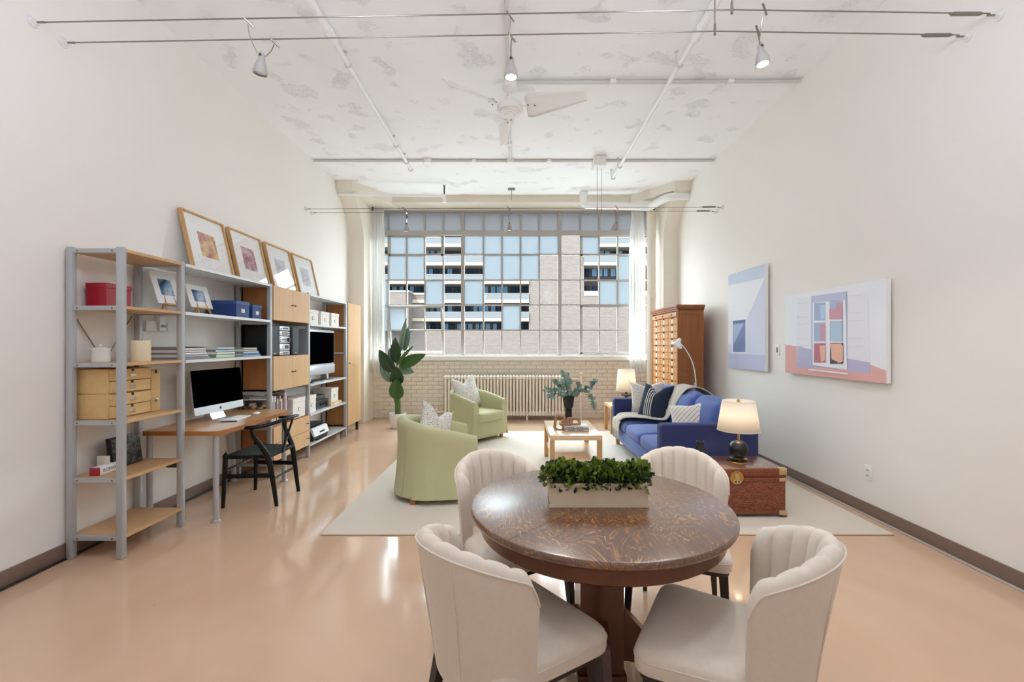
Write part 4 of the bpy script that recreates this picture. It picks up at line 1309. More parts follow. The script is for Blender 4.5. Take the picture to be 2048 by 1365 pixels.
mb = MB(); mb.rings([[(x, y, z) for x, z in ((-0.17, 0), (0.13, 0), (0.145, 0.06), (0.1, 0.17), (-0.17, 0.19))] for y in (-0.22, 0.22)]); mb.build('body', 'charcoal_plastic', t)
mb = MB(); mb.rings([[(x, y, z) for x, z in ((0.135, 0.055), (0.155, 0.06), (0.125, 0.155), (0.09, 0.17), (0.09, 0.15))] for y in (-0.225, 0.225)]); f_ = mb.build('front_panel', 'white_plastic', t)
MB().box(0.14, 0.15, -0.05, 0.1, 0.085, 0.105).build('control_panel', 'dark_metal', f_)
MB().box(-0.16, 0.08, -0.215, 0.215, 0.18, 0.2, 0.006).build('lid', 'black_plastic', t)
MB().box(0.1, 0.16, -0.15, 0.15, 0.008, 0.016, 0.003).build('paper_tray', 'black_plastic', t)

# computer
t = thing('desktop_computer', 'silver all-in-one computer with a big black screen on the desk', 'computer', (-2.745, 4.18, 0.733), rotz=-0.04)
tilt = Matrix.Translation((0.03, 0, 0.07)) @ Matrix.Rotation(-0.1, 4, 'Y')
def rp(z0_, z1_, w_, r_): return round_poly([(-w_, z0_), (w_, z0_), (w_, z1_), (-w_, z1_)], r_, 4)
mb = MB(mat=tilt); mb.rings([[(0.0, y, z) for y, z in rp(0, 0.385, 0.325, 0.015)], [(0.016, y, z) for y, z in rp(0, 0.385, 0.325, 0.015)]]); mb.build('casing', 'aluminium', t)
mb = MB(mat=tilt); mb.rings([[(0.0155, y, z) for y, z in rp(0.066, 0.3855, 0.3255, 0.014)], [(0.018, y, z) for y, z in rp(0.066, 0.3855, 0.3255, 0.014)]]); mb.build('screen', 'screen_black', t)
mb = MB(mat=tilt)
apple = []
for k in range(28):
    q = 2*PI*k/28
    r_ = 0.0135*(1+0.10*math.cos(2*q)-0.05*math.sin(q)) - 0.002*max(0, math.cos((q-PI/2)*3))*(1 if abs(q-PI/2) < 0.6 else 0)
    if abs(q) < 0.45 or abs(q-2*PI) < 0.45: r_ *= 0.72
    apple.append((r_*math.cos(q), r_*math.sin(q)))
mb.rings([[(x_, y, z+0.031) for y, z in apple] for x_ in (0.0158, 0.0168)])
lf = [(0.000, 0.0155), (0.003, 0.0165), (0.006, 0.021), (0.002, 0.0195)]
mb.rings([[(x_, y, z+0.031) for y, z in lf] for x_ in (0.0158, 0.0168)])
mb.build('emblem', 'text_black', t)
mb = MB(); mb.rings([[(x, y, z) for x, z in ((0.01, 0.2), (0.02, 0.2), (0.005, 0.05), (0.03, 0.006), (0.085, 0.004), (0.085, 0), (-0.06, 0), (-0.06, 0.006))] for y in (-0.09, 0.09)]); mb.build('stand', 'aluminium', t)
t = thing('keyboard', 'slim white keyboard in front of the computer', 'keyboard', (-2.555, 4.16, 0.733), rotz=0.12)
MB().box(-0.065, 0.065, -0.16, 0.16, 0, 0.009, 0.003).build('base', 'white_plastic', t)
kb = MB().box(-0.005, 0.005, -0.0058, 0.0058, 0, 0.003, 0.001, 1).mesh('key', 'ceramic_white')
for r_ in range(5):
    for c_ in range(20):
        put('key', kb, t, (-0.048+r_*0.024, -0.148+c_*0.0156, 0.0088))
t = thing('computer_mouse', 'white rounded mouse beside the keyboard', 'mouse', (-2.53, 4.45, 0.733), rotz=0.2)
mb = MB(); mb.ell((0, 0, 0.008), (0.03, 0.055, 0.014), 20, 10); mb.build('shell', 'white_plastic', t)
mb = MB(); mb.ell((0, 0, 0.004), (0.029, 0.054, 0.004), 20, 6); mb.build('base', 'text_black', t)
t = thing('pen', 'dark pen lying at the near end of the keyboard', 'pen', (-2.50, 4.0, 0.738), rotz=0.3)
MB().cyl((-0.07, 0, 0), (0.05, 0.0, 0), 0.0045, n=8).build('barrel', 'slot_dark', t)
MB().cyl((-0.085, 0, 0), (-0.07, 0.0, 0), 0.001, 0.0045, n=8).build('tip', 'gold_plate', t)

# framed pictures on top of the shelving
def framed(yc, w_, h_, pr, psize, label):
    t = thing('framed_picture', label, 'picture', (-2.795, yc, 2.062), rot=(0, -0.225, 0), group='framed pictures leaning on top of the shelving')
    b_ = 0.015
    for y0_, y1_, z0_, z1_ in ((-w_/2, w_/2, 0, b_), (-w_/2, w_/2, h_-b_, h_), (-w_/2, -w_/2+b_, b_, h_-b_), (w_/2-b_, w_/2, b_, h_-b_)):
        MB().box(-0.036, 0, y0_, y1_, z0_, z1_, 0.0015, 1).build('frame_bar', 'frame_wood', t)
    m_ = MB().box(-0.03, -0.02, -w_/2+b_*0.8, w_/2-b_*0.8, b_*0.8, h_-b_*0.8).build('mat_board', 'mat_white', t)
    MB().box(-0.02, -0.019, -psize[0]/2, psize[0]/2, h_*0.5-psize[1]/2, h_*0.5+psize[1]/2).build('print', pr, m_)
    MB().box(-0.012, -0.010, -w_/2+b_*0.8, w_/2-b_*0.8, b_*0.8, h_-b_*0.8).build('glass', 'frame_glass', t)
framed(4.27, 0.58, 0.57, 'print_orange', (0.235, 0.235), 'framed orange and pink flower print leaning at the near end')
framed(4.93, 0.58, 0.57, 'print_rose', (0.235, 0.25), 'framed dusty rose flower print, second from the near end')
framed(5.60, 0.58, 0.57, 'print_pale_glare', (0.235, 0.25), 'framed print with pale glare in its colours, third from the near end')
framed(6.25, 0.58, 0.57, 'print_taupe_glare', (0.235, 0.25), 'framed taupe print with glare in its colours, nearest the window')

# black wishbone chair at the desk
t = thing('wishbone_chair', 'black wishbone armchair with woven seat at the desk', 'chair', (-2.31, 4.18, 0), rotz=PI/2)
for s in (-1, 1):
    mb = MB(); mb.tube(spline([(s*0.245, 0.215, 0), (s*0.24, 0.205, 0.25), (s*0.235, 0.2, 0.44), (s*0.235, 0.2, 0.455)], 4), [0.016]*2+[0.018]*2+[0.021]*4+[0.023]*3+[0.016]*2, 10); mb.build('front_leg', 'black_lacquer', t)
    mb = MB(); pts = spline([(s*0.2, -0.225, 0), (s*0.205, -0.19, 0.25), (s*0.215, -0.16, 0.42), (s*0.235, -0.11, 0.53), (s*0.262, -0.06, 0.62), (s*0.272, -0.045, 0.69)], 5)
    mb.tube(pts, [0.0155+0.009*math.sin(PI*min(1, k/(len(pts)-1)*1.15)) for k in range(len(pts))], 10); mb.build('rear_leg', 'black_lacquer', t)
    mb = MB(); mb.tube([(s*0.24, 0.2, 0.27), (s*0.21, -0.17, 0.27)], 0.014, 8, flat=(0.6, 1.4)); mb.build('side_stretcher', 'black_lacquer', t)
mb = MB(); mb.tube([(-0.24, 0.205, 0.32), (0.24, 0.205, 0.32)], 0.010, 8); mb.build('front_stretcher', 'black_lacquer', t)
mb = MB(); mb.tube([(-0.205, -0.185, 0.23), (0.205, -0.185, 0.23)], 0.010, 8); mb.build('rear_stretcher', 'black_lacquer', t)
rail = []
for k in range(33):
    q = PI*(k/32)
    x = -0.285*math.cos(q)
    y = -0.03-0.24*math.sin(q)
    rail.append((x, y, 0.70+0.05*math.sin(q)**2))
rail = [(-0.28, 0.0, 0.70)]+rail[1:-1]+[(0.28, 0.0, 0.70)]
mb = MB(); mb.tube(spline(rail, 2), 0.019, 10, flat=(1.15, 0.8)); mb.build('top_rail', 'black_lacquer', t)
mb = MB()
mb.tube([(0, -0.175, 0.42), (0, -0.21, 0.56)], [0.022, 0.026], 8, flat=(1, 0.35))
for s in (-1, 1): mb.tube(spline([(s*0.008, -0.205, 0.53), (s*0.025, -0.215, 0.6), (s*0.07, -0.24, 0.735)], 4), 0.017, 8, flat=(1, 0.45))
mb.build('wishbone_splat', 'black_lacquer', t)
sp_ = [(-0.235, 0.2), (0.235, 0.2), (0.205, -0.165), (-0.205, -0.165)]
mb = MB()
mb.grid(lambda u, v: ((0.235-0.03*(1-v))*(2*u-1), -0.165+0.365*v, 0.447-0.018*math.sin(PI*u)*math.sin(PI*v)), 14, 14)
mb.grid(lambda u, v: ((0.235-0.03*(1-v))*(2*u-1), -0.165+0.365*v, 0.42), 2, 2)
mb.build('woven_seat', 'woven_cord', t, 60)
mb = MB()
for a_, b_ in zip(sp_, sp_[1:]+sp_[:1]): mb.tube([(a_[0], a_[1], 0.434), (b_[0], b_[1], 0.434)], 0.016, 8)
mb.build('seat_rail', 'woven_cord', t)

# ================================================================== living area
RZ = 0.014
t = thing('area_rug', 'large plain cream area rug under the sofa and armchairs', 'rug', (0.68, 5.35, 0))
MB().box(-1.44-0.68, 2.80-0.68, 3.37-5.35, 7.34-5.35, 0.001, RZ, 0.005, 2).build('pile', 'rug_pile', t)
mb = MB()
for a_, b_ in (((-2.12, -1.98), (2.12, -1.98)), ((2.12, -1.98), (2.12, 1.99)), ((2.12, 1.99), (-2.12, 1.99)), ((-2.12, 1.99), (-2.12, -1.98))):
    mb.tube([(a_[0], a_[1], 0.0065), (b_[0], b_[1], 0.0065)], 0.006, 6)
mb.build('binding', 'planter_paint', t)

# coffee table
t = thing('coffee_table', 'birch coffee table with a lower shelf on the rug', 'table', (0.643, 5.25, RZ))
x0, x1, y0, y1 = -0.275, 0.275, -0.47, 0.47
MB().box(x0, x1, y0, y1, 0.39, 0.44, 0.003).build('table_top', 'table_birch', t)
for x in (x0+0.025, x1-0.025):
    for y in (y0+0.025, y1-0.025):
        MB().box(x-0.025, x+0.025, y-0.025, y+0.025, 0, 0.39, 0.002, 1).build('leg', 'leg_oak', t)
MB().box(x0+0.02, x1-0.02, y0+0.03, y1-0.03, 0.17, 0.185, 0.002, 1).build('lower_shelf', 'table_birch', t)
ZT = RZ+0.44
def hard_book(x0, x1, y0, y1, z, h, cover, label):
    t = thing('book', label, 'book', ((x0+x1)/2, (y0+y1)/2, z), group='books on the coffee table')
    mb = W(t); mb.box(x0, x1, y0, y1, z, z+0.003); mb.box(x0, x1, y0, y1, z+h-0.003, z+h-0.0004); mb.box(x0, x1, y0, y0+0.004, z, z+h-0.0004); mb.build('cover', cover, t)
    W(t).box(x0+0.004, x1-0.004, y0+0.004, y1-0.004, z+0.003, z+h-0.003).build('pages', 'paper', t)
    for k in range(9):
        xx = x0+(x1-x0)*(0.12+0.075*k)
        W(t).box(xx, xx+(x1-x0)*0.05, y0-0.0006, y0+0.0005, z+h*0.35, z+h*0.65).build('spine_letter', 'dark_metal', t) if k != 4 else None
hard_book(px(1131, 5.0), px(1178, 5.0), 5.0, 5.2, ZT, 0.028, cmat('D8C4BC'), 'pinkish book, lower of two on the coffee table')
hard_book(px(1129, 5.0), px(1177, 5.0), 5.005, 5.2, ZT+0.028, 0.026, cmat('D9D6D0'), 'pale grey book, upper of two on the coffee table')
# carved wooden chain: three links
def link(t, c, w_, h_, r_, rot):
    pts = round_poly([(-w_/2, -h_/2), (w_/2, -h_/2), (w_/2, h_/2), (-w_/2, h_/2)], min(w_, h_)*0.36, 5)
    mt = Matrix.Translation(Vector(c)) @ rot
    mb = MB(mat=mt)
    n = len(pts)
    rs = []
    for k in range(n):
        p, q, o_ = Vector(pts[k]), Vector(pts[(k+1) % n]), Vector(pts[k-1])
        d = (q-o_).normalized(); nn = Vector((d.y, -d.x))
        rs.append([(p.x+nn.x*r_*math.cos(2*PI*i/10), p.y+nn.y*r_*math.cos(2*PI*i/10), r_*1.1*math.sin(2*PI*i/10)) for i in range(10)])
    rs.append(rs[0])
    mb.rings(rs, False, False)
    return mb.build('link', 'link_wood', t)
t = thing('chain_decor', 'carved wooden chain link ornament resting on the books', 'ornament', (0.5, 5.12, ZT))
link(t, (px(1119, 5.1)-0.5, -0.02, 0.078), 0.098, 0.155, 0.016, Matrix.Rotation(0.12, 4, 'Y') @ Matrix.Rotation(-0.25, 4, 'Z') @ Matrix.Rotation(PI/2-0.15, 4, 'X'))
link(t, (px(1132, 5.1)-0.5, -0.0, 0.074), 0.12, 0.085, 0.015, Matrix.Rotation(-0.08, 4, 'Y') @ Matrix.Rotation(0.2, 4, 'X'))
link(t, (px(1147, 5.15)-0.5, 0.03, 0.083), 0.13, 0.085, 0.017, Matrix.Rotation(0.1, 4, 'Z') @ Matrix.Rotation(0.75, 4, 'X'))
# vase and eucalyptus
VX, VY = px(1137, 5.62), 5.62
t = thing('vase', 'tall black ribbed vase at the far end of the coffee table', 'vase', (VX, VY, ZT))
prof = [(0.05, 0), (0.052, 0.005), (0.05, 0.06), (0.044, 0.066)]
for k in range(7):
    z = 0.07+k*0.014
    prof += [(0.041, z), (0.043, z+0.007)]
prof += [(0.041, 0.17), (0.052, 0.178), (0.055, 0.19), (0.072, 0.315), (0.068, 0.315), (0.05, 0.2), (0.02, 0.19)]
mb = MB(); mb.lathe(prof, n=30); mb.build('body', 'ceramic_black', t)
mb = MB(); mb.lathe([(0.053, 0.179), (0.0565, 0.19), (0.0735, 0.314), (0.0735, 0.318), (0.068, 0.318)], n=30, cap0=False, cap1=False); mb.build('upper_glaze', 'vase_ribbed', t)
t = thing('eucalyptus_bunch', 'bunch of grey-green eucalyptus stems in the black vase', 'plant', (VX, VY, ZT+0.19))
lm = MB()
def disc(u, v):
    q = 2*PI*v
    return (u*0.5*math.cos(q)+0.45, u*0.46*math.sin(q), 0.10*(u*math.cos(q*2))**2*0.5)
lm.rings([[disc(1, k/10) for k in range(10)], [disc(0.5, k/10) for k in range(10)]], False, True)
leaf_me = lm.mesh('eucalyptus_leaf', 'eucalyptus_leaf', 60)
stems = [[(0, 0, 0), (-0.08, -0.02, 0.16), (-0.2, -0.04, 0.215), (-0.3, -0.05, 0.2)], [(0, 0, 0), (-0.05, 0.03, 0.2), (-0.12, 0.05, 0.28), (-0.17, 0.06, 0.3)],
         [(0, 0, 0), (-0.02, -0.02, 0.2), (-0.05, -0.03, 0.32), (-0.06, -0.02, 0.42)], [(0, 0, 0), (0.01, 0.03, 0.2), (0.0, 0.04, 0.34), (-0.03, 0.06, 0.4)],
         [(0, 0, 0), (0.06, -0.02, 0.17), (0.12, -0.04, 0.24), (0.13, -0.04, 0.28)], [(0, 0, 0), (0.1, 0, 0.16), (0.2, 0.0, 0.22), (0.28, -0.01, 0.25), (0.33, -0.02, 0.32)],
         [(0, 0, 0), (0.1, 0.02, 0.16), (0.22, 0.03, 0.2), (0.29, 0.02, 0.1), (0.32, 0.01, -0.02)], [(0, 0, 0), (-0.07, -0.05, 0.14), (-0.17, -0.09, 0.17), (-0.26, -0.11, 0.12)]]
for s_i, st in enumerate(stems):
    pts = spline(st, 6)
    mb = MB(); mb.tube(pts, 0.0028, 5); so = mb.build('stem', 'stem_brown', t)
    for k in range(5, len(pts)):
        for q in (0, 1):
            a_ = hash01(s_i, k, q)*2*PI
            sc = (0.036+0.026*hash01(k, q, s_i))*(1.0 if s_i not in (2, 3) else 1.1)
            lo = put('leaf', leaf_me, so, pts[k], (hash01(k, s_i)*2-1+0.9, hash01(s_i, q, k)*2-1, a_+q*PI))
            lo.scale = (sc, sc, sc)

# tub armchairs
def tub_shell():
    hw, T = 0.37, 0.105
    def path(u):
        L1 = 0.30; La = PI*0.37
        s = u*(2*L1+La)
        if s < L1: return Vector((-hw, 0.32-s*(0.32/L1), 0)), Vector((1, 0, 0))
        if s > L1+La:
            return Vector((hw, (s-L1-La)*(0.32/L1), 0)), Vector((-1, 0, 0))
        q = (s-L1)/La*PI
        return Vector((-hw*math.cos(q), -0.38*math.sin(q), 0)), Vector((math.cos(q), math.sin(q), 0)).normalized()
    mb = MB()
    NU = 56
    rings = []
    for k in range(NU+1):
        u = k/NU
        p, n = path(u)
        e = abs(2*u-1)
        zt = 0.735-0.16*(e**1.7)
        w_ = 0.006*math.sin(u*41)+0.004*math.sin(u*97)
        ring = []
        for j in range(9):
            v = j/8
            z = 0.05+(zt-0.055-0.05)*v
            fl_ = -0.03*(1-v)**1.6+w_*(1-v)
            ring.append(p+n*(fl_+0.012*math.sin(PI*v))+Vector((0, 0, z)))
        for j in range(1, 9):
            a_ = PI*j/8
            ring.append(p+n*(T/2-T/2*math.cos(a_))+Vector((0, 0, zt-0.055+0.055*math.sin(a_))))
        for j in range(1, 6):
            ring.append(p+n*(T+0.004*j)+Vector((0, 0, zt-0.055-(zt-0.055-0.28)*j/5)))
        rings.append(ring)
    mb.rings(rings, True, True, closed=False)
    for r_ in (rings[0], rings[-1]): pass
    return mb.mesh('armchair_cover', 'armchair_green', 50)
def armchair(loc, ang, label):
    t = thing('armchair', label, 'armchair', loc, rotz=math.radians(ang)-PI/2, group='green slipcovered armchairs')
    put('cover', tub_me, t)
    MB().soft(-0.27, 0.27, -0.26, 0.36, 0.28, 0.42, 0.035, (0.005, 0.01, 0.02)).build('seat_cushion', 'armchair_green', t, 60)
    mb = MB(); mb.soft(-0.365, 0.365, -0.15, 0.318, 0.055, 0.285, 0.015, (0, 0.008, 0), 5); mb.build('front_skirt', 'armchair_green', t, 60)
    for x in (-0.29, 0.29):
        for y in (-0.24, 0.27):
            MB().beam((x, y, 0.07), (x, y, 0), 0.045, 0.036).build('foot', 'foot_orange', t)
    # seams down the back of the slipcover
    for s in (-1, 1):
        q = PI/2+s*0.62
        pts = [(-(0.37+0.008)*math.cos(q)*f_, -(0.38+0.008)*math.sin(q)*f_, z) for f_, z in ((1.075, 0.07), (1.02, 0.2), (0.99, 0.4), (0.985, 0.6), (0.995, 0.67))]
        mb = MB(); mb.tube(spline(pts, 4), 0.003, 5); mb.build('seam', 'armchair_green', t)
    return t
tub_me = tub_shell()
armchair((-0.73, 4.32, RZ), 14, 'green slipcovered armchair seen from behind, nearest the dining table')
armchair((-0.60, 6.80, RZ), -38, 'green slipcovered armchair facing us in front of the radiator')

# throw pillows
def pillow(loc, size, thick, rot, mat_, label, chop=0.06, aspect=1.0, fringe=False):
    t = thing('throw_pillow', label, 'pillow', loc, rot=rot, group='throw pillows')
    h = size/2
    def side(sg):
        def fn(u, v):
            a, b = 2*u-1, 2*v-1
            x = h*a*(1-0.09*(1-b*b)*abs(a))
            z = h*aspect*b*(1-0.09*(1-a*a)*abs(b))
            z -= chop*math.exp(-(a/0.38)**2)*max(0, (b+0.2)/1.2)**1.5
            y = sg*thick/2*(max(0, (1-a*a)*(1-b*b)))**0.42
            return (x, y, z+h*aspect)
        return fn
    mb = MB()
    mb.grid(side(1), 22, 22); mb.grid(side(-1), 22, 22)
    bmesh.ops.remove_doubles(mb.bm, verts=mb.bm.verts[:], dist=1e-5)
    mb.build('cover', mat_, t, 80)
    if fringe:
        for sx in (-1, 1):
            for k in range(4):
                z = h*aspect*2*(0.0 if k < 2 else 1.0)
                mb = MB(); mb.tube([(sx*h, 0, z), (sx*(h+0.02), 0.005*k, z+(0.02 if k > 1 else -0.004))], 0.005, 5); mb.build('tassel', mat_, t)
    return t
pillow((-0.80, 4.40, 0.40+RZ), 0.42, 0.15, (-0.25, 0.42, math.radians(-40)+PI/2), 'pillow_speckle', 'speckled grey pillow in the nearest green armchair', 0.1, fringe=True)
pillow((-0.66, 6.86, 0.435+RZ), 0.5, 0.15, (0.30, 0.12, math.radians(-50)-PI/2+0.2), 'pillow_speckle', 'speckled grey pillow in the green armchair by the radiator', 0.1, fringe=True)

# ------------------------------------------------------------------ sofa
t = thing('sofa', 'blue three-seat sofa with square arms facing the coffee table', 'sofa', (1.84, 5.38, RZ))
X0, X1, Y0, Y1 = 1.38, 2.30, 4.29, 6.47
sf = W(t); sf.box(X0+0.02, X1, Y0+0.1, Y1-0.1, 0.115, 0.285, 0.015); sf.build('base', 'sofa_blue', t)
for y0, y1 in ((Y0, Y0+0.14), (Y1-0.14, Y1)):
    mb = W(t)
    pr = round_poly([(X0, 0.12), (X1, 0.12), (X1, 0.655), (X0, 0.655)], [0.01, 0.02, 0.05, 0.04], 5)
    mb.rings([[(x, y, z) for x, z in [(p[0]+(0.008 if e else 0)*(1 if p[0] < 1.8 else -1), p[1]-(0.008 if e else 0)*(1 if p[1] > 0.4 else -1)) for p in pr]] for y, e in ((y0, 1), (y0+0.012, 0), (y1-0.012, 0), (y1, 1))])
    mb.build('arm', 'sofa_shaded', t)
mb = W(t)
mb.rings([[(x, y, z) for x, z in ((2.12, 0.12), (2.30, 0.12), (2.30, 0.66), (2.27, 0.7), (2.2, 0.7), (2.12, 0.3))] for y in (Y0+0.1, Y1-0.1)]); mb.build('back_frame', 'sofa_shaded', t)
sw = (Y1-Y0-0.28)/3
for k in range(3):
    a_ = Y0+0.14+sw*k
    W(t).soft(X0+0.005, 2.06, a_+0.003, a_+sw-0.003, 0.275, 0.415, 0.045, (0.012, 0.004, 0.03)).build('seat_cushion', 'sofa_blue', t, 60)
    mt = Matrix.Translation(-Vector(t.location)) @ Matrix.Translation((1.96, 0, 0.40)) @ Matrix.Rotation(0.22, 4, 'Y') @ Matrix.Translation((-1.96, 0, -0.40))
    MB(mat=mt).soft(1.90, 2.10, a_+0.003, a_+sw-0.003, 0.40, 0.86, 0.085, (0.035, 0.004, 0.035)).build('back_cushion', 'sofa_blue', t, 60)
for x in (X0+0.06, X1-0.06):
    for y in (Y0+0.1, Y1-0.09):
        W(t).beam((x, y, 0.12+RZ), (x, y, RZ), 0.05, 0.045).build('leg', 'leg_oak', t)
# pillows on the sofa (local +Y faces the room, so turn to face -X)
pillow((1.80, 6.16, 0.44+RZ), 0.45, 0.15, (-0.2, -0.05, -0.35), 'pillow_speckle', 'speckled grey pillow by the far sofa arm', 0.05, fringe=True)
pillow((1.99, 5.98, 0.45+RZ), 0.43, 0.14, (-0.34, 0, PI/2+PI), 'pillow_speckle', 'second speckled grey pillow half behind the navy one', 0.05)
pillow((1.73, 5.80, 0.44+RZ), 0.47, 0.16, (-0.36, 0, PI/2+PI+0.55), 'pillow_navy', 'navy pillow with white stripes on the sofa', 0.11)
pillow((1.88, 4.74, 0.43+RZ), 0.48, 0.14, (-0.42, -0.22, -0.55), 'pillow_chevron', 'white pillow with black chevron lines on the sofa', 0.02, 0.8)
# throw
t = thing('throw_blanket', 'cream wool throw draped over the sofa back and seat', 'blanket', (1.7, 5.8, 0.45))
ctl = [(2.345, 5.42, 0.60, 0.20), (2.34, 5.42, 0.72, 0.20), (2.30, 5.43, 0.80, 0.205), (2.21, 5.46, 0.875, 0.21), (2.11, 5.50, 0.905, 0.2), (2.02, 5.54, 0.875, 0.19), (1.955, 5.58, 0.77, 0.17), (1.885, 5.64, 0.60, 0.16), (1.84, 5.71, 0.50, 0.165),
       (1.76, 5.80, 0.484, 0.17), (1.66, 5.88, 0.486, 0.18), (1.52, 5.97, 0.484, 0.20), (1.41, 6.04, 0.462, 0.21), (1.35, 6.06, 0.40, 0.2), (1.342, 6.08, 0.32, 0.185), (1.345, 6.08, 0.27, 0.18)]
cp = spline(ctl, 6)
def thr(u, v):
    k = u*(len(cp)-1)
    i = min(int(k), len(cp)-2); f_ = k-i
    c_ = [a*(1-f_)+b*f_ for a, b in zip(cp[i], cp[i+1])]
    rp_ = 0.012*math.sin(v*17+u*6)+0.006*math.sin(v*39)
    wx_ = 1.0 if 0.12 < u < 0.9 else 0.7
    return (c_[0]-abs(rp_)*0.4+0.05*(v-0.5)*(1 if u > 0.55 and u < 0.85 else 0), c_[1]+(v-0.5)*2*c_[3], c_[2]+abs(rp_)*wx_)
mb = W(t); mb.grid(thr, 90, 24)
o = mb.build('cloth', 'throw_wool', t, 80)
md = o.modifiers.new('thickness', 'SOLIDIFY'); md.thickness = 0.012
for k in range(22):
    p = Vector(thr(1.0, (k+0.5)/22))
    mb = W(t); mb.tube([p, p+Vector((0.004*math.sin(k*3), 0.012*math.sin(k*5), -0.05)), p+Vector((0.006*math.sin(k*2), 0.018*math.sin(k*5), -0.10-0.02*hash01(k)))], [0.006, 0.005, 0.003], 5); mb.build('fringe', 'throw_wool', t)

# side table and lamp beyond the sofa
t = thing('side_table', 'small square birch side table beyond the far sofa arm', 'table', (1.77, 7.33, 0))
MB().box(-0.28, 0.28, -0.25, 0.27, 0.40, 0.45, 0.003).build('table_top', 'table_birch', t)
for x in (-0.255, 0.255):
    for y in (-0.225, 0.245): MB().box(x-0.025, x+0.025, y-0.025, y+0.025, RZ+0.0005 if y < 0 else 0, 0.40, 0.002, 1).build('leg', 'leg_oak', t)
def lamp_light(t, z, power):
    ld = bpy.data.lights.new('lamp_bulb', 'POINT'); ld.energy = power; ld.color = (1.0, 0.84, 0.64); ld.shadow_soft_size = 0.035
    lo = bpy.data.objects.new('lamp_bulb', ld); C.objects.link(lo); lo.parent = t; lo.location = (0, 0, z)
def shade(t, r0, r1, z0, z1):
    mb = MB(); mb.lathe([(r0, z0), (r1, z1)], n=40, cap0=False, cap1=False)
    o = mb.build('lamp_shade', 'shade_linen', t)
    md = o.modifiers.new('thickness', 'SOLIDIFY'); md.thickness = 0.002
    for r_, z in ((r0, z0), (r1, z1)):
        mb = MB(); mb.tube([(r_*math.cos(2*PI*k/40), r_*math.sin(2*PI*k/40), z) for k in range(41)], 0.002, 5, caps=False); mb.build('shade_rim', 'paper', o)
    mb = MB()
    for k in range(3): mb.cyl((0, 0, z1-0.02), (r1*0.99*math.cos(2*PI*k/3), r1*0.99*math.sin(2*PI*k/3), z1-0.02), 0.0018, n=5)
    mb.cyl((0, 0, z0-0.03), (0, 0, z1-0.02), 0.004, n=8)
    mb.build('shade_spider', 'brass', t)
    mb = MB(); mb.lathe([(0.006, z1-0.022), (0.009, z1-0.012), (0.014, z1-0.004), (0.012, z1+0.008), (0.005, z1+0.012)], n=14); mb.build('finial', 'brass', t)
    mb = MB(); mb.ell((0, 0, (z0+z1)/2-0.02), (0.03, 0.03, 0.045), 14, 10); mb.build('bulb', 'bulb_lit', t)
t = thing('table_lamp', 'table lamp with white shade on the side table past the sofa', 'lamp', (1.79, 7.32, 0.45), group='table lamps')
mb = MB(); mb.lathe([(0.1, 0), (0.1, 0.008), (0.02, 0.014), (0.018, 0.1), (0.03, 0.115), (0.08, 0.135), (0.085, 0.15), (0.07, 0.165), (0.02, 0.17), (0.012, 0.22)], n=32); mb.build('base', 'ceramic_black', t)
shade(t, 0.163, 0.132, 0.21, 0.56); lamp_light(t, 0.37, 7)
# card catalogue cabinet
t = thing('card_catalog', 'tall brown wooden card catalogue cabinet with many small drawers', 'cabinet', (2.55, 7.24, 0))
X0c, X1c, Y0c, Y1c, ZTc = 2.365, 2.745, 6.62, 7.86, 1.98
mb = W(t); mb.box(X0c+0.03, X1c, Y0c, Y1c, 0.06, ZTc-0.06); mb.build('body', 'catalog_wood', t)
mb = W(t); mb.box(X0c, X0c+0.032, Y0c, Y0c+0.035, 0.06, ZTc-0.06); mb.box(X0c, X0c+0.032, Y1c-0.05, Y1c, 0.06, ZTc-0.06); mb.box(X0c, X0c+0.032, Y0c, Y1c, 0.06, 0.12)
mb.build('face_frame', 'catalog_wood', t)
mb = W(t)
for d, z0, z1 in ((0.0, ZTc-0.075, ZTc-0.05), (0.015, ZTc-0.05, ZTc-0.025), (0.03, ZTc-0.025, ZTc+0.01)):
    mb.box(X0c-d, X1c+0.01, Y0c-d, Y1c+d, z0, z1, 0.006)
mb.build('cornice', 'catalog_wood', t)
W(t).box(X0c-0.01, X1c, Y0c-0.01, Y1c+0.01, RZ+0.0003, 0.07, 0.006).build('plinth', 'catalog_wood', t)
for z0, z1 in ((1.02, 1.86), (0.14, 0.95)):
    mb = W(t)
    e = 0.02
    for a_, b_, c_, d_ in ((X0c+0.06, X1c-0.06, z0, z0+e), (X0c+0.06, X1c-0.06, z1-e, z1), (X0c+0.06, X0c+0.06+e, z0, z1), (X1c-0.06-e, X1c-0.06, z0, z1)):
        mb.box(a_, b_, Y0c-0.006, Y0c+0.004, c_, d_, 0.003, 1)
    mb.build('panel_moulding', 'catalog_wood', t)
r_ = W(t).box(X0c-0.008, X0c+0.01, Y0c+0.04, Y1c-0.06, 1.82, 1.885, 0.003).build('tambour_rail', 'catalog_front', t)
for y in (6.85, 7.25, 7.6):
    mb = W(t); mb.cyl((X0c-0.008, y, 1.852), (X0c-0.02, y, 1.852), 0.012, n=10); mb.build('latch', 'dark_metal', r_)
cw = (Y1c-0.055-Y0c-0.04)/3
rows = 16
rh = (1.815-0.125)/rows
dm = MB(); dm.box(0, 0.014, -cw/2+0.006, cw/2-0.006, -rh/2+0.003, rh/2-0.003, 0.002, 1); dme = dm.mesh('catalog_drawer', 'catalog_front')
lm_ = MB(); lm_.rings([[(x_, 0.03*math.cos(2*PI*k/14)*0.9, 0.033*math.sin(2*PI*k/14)) for k in range(14)] for x_ in (0.0005, -0.004)]); lme = lm_.mesh('label_plate', 'paper')
km = MB(); km.cyl((0, 0, 0), (-0.014, 0, 0), 0.010, 0.014, 10); kme = km.mesh('drawer_knob', 'dark_metal')
